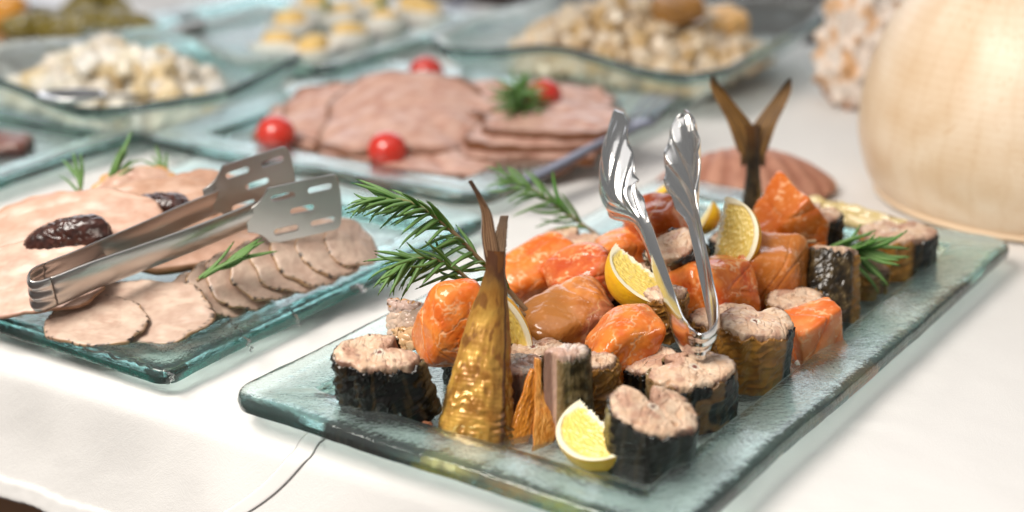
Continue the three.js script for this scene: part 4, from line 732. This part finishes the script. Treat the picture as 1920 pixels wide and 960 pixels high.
function heap(name, label, at, rx, rz, h, n, seed, size, colors, angle = 0, mat = M.glossy) {
  const rn = mulberry(seed), gs = [];
  for (let i = 0; i < n; i++) {
    const a = rn() * 6.283, r = Math.sqrt(rn()), x = Math.cos(a) * r * rx, z = Math.sin(a) * r * rz, y = h * (1 - r * r) * (0.25 + 0.75 * rn());
    const s = size * (0.7 + 0.6 * rn()), c = colors[Math.floor(rn() * colors.length)];
    const g = lump(boxPlanes(s, s * 0.7, s * 0.8), 6, 5, (p) => 0.1 * s * noise(p.x * 60 + i, p.y * 60, p.z * 60), (p) => mix(c, c.map((k) => k * 0.8), clamp(0.5 + noise(p.x * 80 + i, p.y * 80, p.z * 80))));
    g.rotateX(rn() * 6); g.rotateY(rn() * 6); g.rotateZ(rn() * 6); g.translate(x, y + s * 0.6, z); gs.push(g);
  }
  const o = single(name, mergeGeometries(gs), mat, label, name.replaceAll('_', ' ')); o.userData.kind = 'stuff'; o.position.copy(at); o.rotation.y = -angle; return o;
}
bowl(0.29, 0.25, 0.05, 0.035, 'wavy square glass bowl of pale salad at the back left', at45(V(-0.3134,0.05,-1.3432), 0.29, 0.25, 0.5), 0.5, 3, 0.009);
heap('pale_salad', 'heap of pale cream salad pieces in the back left glass bowl', at45(V(-0.3134,0.05,-1.3432), 0.29, 0.25, 0.5).setY(0.014), 0.115, 0.085, 0.046, 230, 5, 0.011, [[0.82, 0.74, 0.58], [0.84, 0.78, 0.66], [0.74, 0.58, 0.34], [0.82, 0.74, 0.62], [0.84, 0.8, 0.72]], 0.5);
{
  const t = thing('serving_spoon', 'steel serving spoon lying in the pale salad at the back left', 'spoon');
  const c = curve([V(-0.377,0.0562,-1.36), V(-0.3638,0.05,-1.4), V(-0.3393,0.037,-1.46), V(-0.3192,0.0253,-1.52)]);
  add('handle', sheet(50, 10, (u, v) => c.getPoint(u * 0.75 + 0.25).add(V(0, (v - 0.5) * 0.006, (v - 0.5) * 0.01)), 0.002, null, 8), M.satin, t);
  add('spoon_bowl', sheet(24, 24, (u, v) => { const [x, z] = disc(u, v); return V(-0.3841,0.0552,-1.36).add(V(x * 0.03, 0.008 * (x * x + z * z), z * 0.02)); }, 0.0018, null, 20), M.steel, t);
}
bowl(0.33, 0.36, 0.058, 0.05, 'wide square glass bowl of beige salad at the back right', at45(V(0.1923,0.058,-1.4488), 0.33, 0.36, 0.5), 0.5, 8, 0.007);
heap('beige_salad', 'heap of beige chopped salad in the back right glass bowl', at45(V(0.1923,0.058,-1.4488), 0.33, 0.36, 0.5).setY(0.02), 0.135, 0.135, 0.058, 480, 9, 0.0095, [[0.74, 0.6, 0.42], [0.76, 0.64, 0.48], [0.68, 0.5, 0.3], [0.74, 0.6, 0.44], [0.6, 0.4, 0.18]], 0.5);
{
  const o = single('black_olive', lump(boxPlanes(0.011, 0.012, 0.011), 2.4, 16, null, () => [0.012, 0.012, 0.012]), M.glossy, 'single black olive on the rim side of the beige salad', 'olive'); o.position.copy(V(0.1587,0.056,-1.6391));
  for (const [at, s, c, l, k] of [[V(0.1704,0.085,-1.6388), [0.026, 0.013, 0.02], [0.26, 0.12, 0.025], 'brown fried piece on top of the beige salad', 1], [V(0.2242,0.05,-1.7065), [0.03, 0.018, 0.022], [0.6, 0.35, 0.12], 'golden fried piece at the right of the beige salad', 2]]) {
    const m = single('fried_piece', lump(boxPlanes(...s), 4, 24, (p) => 0.003 * fbm(p.x * 90 + k, p.y * 90, p.z * 90, 3), (p) => mix(c, c.map((x) => x * 1.5), clamp(0.5 + fbm(p.x * 60, p.y * 60 + k, p.z * 60, 3)))), M.glossy, l, 'fried food'); m.position.copy(at); m.rotation.set(0.2, 0.3 * k, 0.1);
  }
}
// egg platter
platter(0.36, 0.32, 0.04, 'glass platter with halved stuffed eggs at the back', null, at45(V(-0.1841,0.028,-1.5923), 0.36, 0.32, 0.53), 0.53, 23, { r: 0.02, h: 0.03, mat: M.paleGlass });
{
  const white = (() => { const g = grid(28, 12, (u, v) => { const a = u * 6.2832, b = v * Math.PI / 2, r = 0.0235; return { p: V(Math.sin(b) * Math.cos(a) * r * 1.2, -Math.cos(b) * r * 0.95, Math.sin(b) * Math.sin(a) * r), c: [0.84, 0.81, 0.74] }; }, true); const f = grid(28, 4, (u, v) => { const a = u * 6.2832, r = 0.0235 * v; return { p: V(Math.cos(a) * r * 1.2, 0.0004, Math.sin(a) * r), c: [0.84, 0.81, 0.74] }; }, true, false); return mergeGeometries([g, f]); })();
  const fill = lump(boxPlanes(0.018, 0.0125, 0.0152), 2.5, 14, (p) => 0.0022 * fbm(p.x * 130, p.y * 130, p.z * 130, 3), (p) => mix([0.78, 0.48, 0.12], [0.82, 0.64, 0.32], clamp(0.5 + fbm(p.x * 90, p.y * 90, p.z * 90, 2))));
  const eggs = [[520,82,-1.70],[585,88,-1.68],[560,42,-1.80],[655,62,-1.73],[645,22,-1.86],[600,5,-1.92],[720,38,-1.80],[700,5,-1.92],[775,15,-1.88],[790,45,-1.80]];
  const where = [V(-0.2517,0.0328,-1.7), V(-0.2114,0.0336,-1.68), V(-0.2513,0.0369,-1.8), V(-0.178,0.0369,-1.73), V(-0.2,0.0337,-1.86), V(-0.2394,0.0329,-1.93), V(-0.1441,0.0369,-1.8), V(-0.1682,0.0329,-1.93), V(-0.1179,0.0361,-1.9), V(-0.1017,0.0342,-1.87)];
  const says = ['leftmost at the front of the egg platter', 'front middle of the egg platter', 'at the back left of the egg platter', 'in the middle of the front row, third egg', 'behind the third egg of the front row', 'at the top frame edge, left', 'right of the middle on the egg platter', 'at the top frame edge, middle', 'second from the right end', 'rightmost on the egg platter'];
  let first = null;
  where.forEach((p, i) => {
    let t = first;
    if (!t) { t = first = thing('stuffed_egg', '', 'egg', 'stuffed eggs on the back platter'); const w = add('egg_white', white, M.whiteD, t); w.scale.setScalar(1.14); const f = add('yolk_filling', fill, M.matte, t); f.position.y = 0.003; f.scale.set(1, 0.9, 1); }
    else { t = first.clone(); t.name = numbered('stuffed_egg'); scene.add(t); t.userData = { ...first.userData }; }
    t.userData.label = 'white egg half with yellow filling, ' + says[i];
    t.position.copy(p); t.rotation.set(-0.3 + 0.14 * (i % 3), i * 1.3, 0.15 * Math.sin(i * 2));
  });
  sprig([V(-0.2088,0.0445,-1.83), V(-0.2147,0.0488,-1.84), V(-0.2194,0.0519,-1.85)], { seed: 21, n: 10, from: 0, len: 0.02, out: 1, label: 'small green herb tuft between the back eggs, left' });
  sprig([V(-0.1515,0.0465,-1.82), V(-0.1497,0.0495,-1.83), V(-0.148,0.0513,-1.84)], { seed: 22, n: 10, from: 0, len: 0.02, out: 1, label: 'small green herb tuft between the back eggs, right' });
  const t = thing('serving_knife', 'dark steel server lying along the right edge of the egg platter', 'serving knife');
  add('handle', sheet(40, 8, (u, v) => V(-0.1832,0.0256,-1.69).lerp(V(-0.055,0.0122,-2.05), u).add(V((v - 0.5) * 0.018, 0.002 * Math.sin(u * 9), (v - 0.5) * 0.012)), 0.004, null, 8), std({ color: new THREE.Color().setRGB(0.16, 0.17, 0.22), metalness: 0.6, roughness: 0.35 }), t);
}
// pickles on a steel tray, top left
{
  const tray = platter(0.34, 0.26, 0.03, 'dull steel tray of pickles at the top left', null, V(-0.5667,0,-1.8634).setY(0.004), 0.5, 29, { name: 'steel_tray', cat: 'tray' });
  tray.children[0].name = 'tray_body'; tray.children[0].material = M.satin;
  const pk = [[V(-0.5603,0.023,-1.86), 0.5, 'leftmost green pickle on the steel tray'], [V(-0.5087,0.028,-1.82), 0.1, 'front green pickle on the steel tray'], [V(-0.4686,0.0311,-1.82), -0.3, 'middle green pickle on the steel tray'], [V(-0.4375,0.0272,-1.83), -0.6, 'rightmost green pickle on the steel tray'], [V(-0.5164,0.0322,-1.9), 0.9, 'green pickle lying on top of the others'], [V(-0.4798,0.0303,-1.92), -0.9, 'pickle at the top right of the pickle pile']];
  const g = lump(boxPlanes(0.04, 0.015, 0.016), 2.6, 22, (p) => 0.0014 * fbm(p.x * 120, p.y * 120, p.z * 120, 3) + 0.002 * noise(p.x * 40, 0, 0), (p) => mix([0.1, 0.08, 0.008], [0.27, 0.2, 0.025], clamp(0.5 + fbm(p.x * 70, p.y * 120, p.z * 120, 3))));
  pk.forEach(([at, ry, label], i) => { const m = single('pickle', g, M.glossy, label, 'pickle', 'pickles on the steel tray'); m.position.copy(at); m.rotation.set(0.2 * i, ry, 0.3 * Math.sin(i * 3)); });
  const o = single('orange_slice', lump(boxPlanes(0.03, 0.02, 0.02), 3, 18, null, () => [0.7, 0.3, 0.03]), M.glossy, 'orange food at the top left corner of the frame', 'food'); o.position.copy(V(-0.6089,0.0322,-1.9));
  const d = single('dark_meat_piece', lump(boxPlanes(0.028, 0.012, 0.02), 4, 24, (p) => 0.003 * fbm(p.x * 70, p.y * 70, p.z * 70, 3), (p) => mix([0.03, 0.008, 0.008], [0.2, 0.08, 0.06], sstep(-0.002, 0.008, p.y))), M.glossy, 'dark piece of meat on the plate at the left frame edge', 'meat'); d.position.copy(V(-0.4514,0.0137,-1.36));
}

// ---- shells and the straw dome at the right --------------------------------------------------------
{
  const straw = texture(1024, (u, v) => { const n = tor(u, v, 5, 2), line = tor(u, 0, 2, 4) * 0, h = Math.sin(v * 6.2832 * 34 + 1.2 * tor(u, v, 6, 7)), w = sstep(0.72, 0.95, Math.sin(u * 6.2832 * 9 + 0.8 * tor(u, v, 5, 4))) , fine = Math.sin(u * 6.2832 * 90 + tor(u, v, 20, 6)), f = tor(u, v, 60, 9), spot = sstep(0.7, 0.85, tor(u, v, 40, 13)); const k = clamp(0.6 + 0.22 * n + 0.05 * h + 0.03 * fine + 0.06 * f - 0.1 * w), c = [0.83 + 0.11 * k, 0.69 + 0.18 * k, 0.53 + 0.25 * k]; return mix(c, [0.76, 0.56, 0.34], 0.35 * spot); }, true);
  straw.repeat.set(4, 1.5);
  const strawBump = texture(256, (u, v) => 0.5 + 0.25 * Math.sin(u * 6.2832 * 48) + 0.25 * Math.sin(v * 6.2832 * 48));
  strawBump.repeat.set(7, 3);
  const m = phy({ map: straw, roughness: 0.5, bumpMap: strawBump, bumpScale: 0.00012, clearcoat: 0.35, clearcoatRoughness: 0.3 });
  const prof = [[0.118, 0.001], [0.13, 0.003], [0.139, 0.012], [0.146, 0.028], [0.151, 0.05], [0.15, 0.08], [0.143, 0.11], [0.128, 0.145], [0.1, 0.18], [0.06, 0.203], [0.001, 0.212]].map(([x, y]) => V(x, y, 0));
  const c = curve(prof), pts = c.getPoints(60).map((p) => new THREE.Vector2(p.x, p.y));
  const t = thing('woven_dome', 'large pale straw coloured dome with fine woven lines at the right edge', 'dome', null, V(0.4307,0,-1.2573).setY(0.003));
  t.scale.set(0.97, 1, 0.97); add('dome_body', new THREE.LatheGeometry(pts, 120), m, t);
  const r = new THREE.TorusGeometry(0.1325, 0.0024, 12, 140); const rim = add('rim', r, std({ color: new THREE.Color().setRGB(0.78, 0.6, 0.42), roughness: 0.6 }), t); rim.rotation.x = Math.PI / 2; rim.position.y = 0.003;
}
{
  const g = lump([...boxPlanes(0.048, 0.062, 0.04), [0.5, 1, 0.2, 0.06], [-1, -0.6, 0.2, 0.05], [0.8, -0.5, 0.4, 0.05]], 5, 44,
    (p) => 0.007 * fbm(p.x * 26, p.y * 26, p.z * 26, 3) + 0.006 * sstep(0.1, 0.6, noise(p.x * 48, p.y * 48, p.z * 48)),
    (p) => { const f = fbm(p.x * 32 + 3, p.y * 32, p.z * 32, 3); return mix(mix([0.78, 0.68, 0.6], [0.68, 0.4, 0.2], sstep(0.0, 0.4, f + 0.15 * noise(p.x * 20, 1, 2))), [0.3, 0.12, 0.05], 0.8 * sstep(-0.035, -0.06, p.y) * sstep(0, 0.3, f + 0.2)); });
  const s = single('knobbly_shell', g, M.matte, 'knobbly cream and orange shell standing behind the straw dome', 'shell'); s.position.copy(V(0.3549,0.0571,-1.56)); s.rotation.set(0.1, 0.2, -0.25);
  const rib = sheet(90, 70, (u, v) => { const [x, z] = disc(u, v), a = Math.atan2(x, z + 1.15); return V(x * 0.078, 0.03 * (1 - x * x - z * z) + 0.0012 * Math.sin(a * 46) * (0.3 + 0.7 * (z + 1) / 2), z * 0.05); }, 0.005,
    (u, v, s2, p) => { const [x, z] = disc(u, v), a = Math.atan2(x, z + 1.15), f = fbm(p.x * 60, p.z * 60, 1, 3); return mix(mix([0.36, 0.15, 0.095], [0.5, 0.24, 0.16], clamp(0.5 + 0.5 * Math.sin(a * 46) + f)), [0.62, 0.42, 0.24], sstep(0.86, 1, x)); }, 14);
  const sh = single('ribbed_shell', rib, M.matte, 'reddish brown ribbed shell lying on the cloth behind the dark fish tail', 'shell'); sh.position.copy(V(0.1926,0,-1.2675).setY(0.0065)); sh.rotation.y = 0.12;
}

renderer.render(scene, camera);
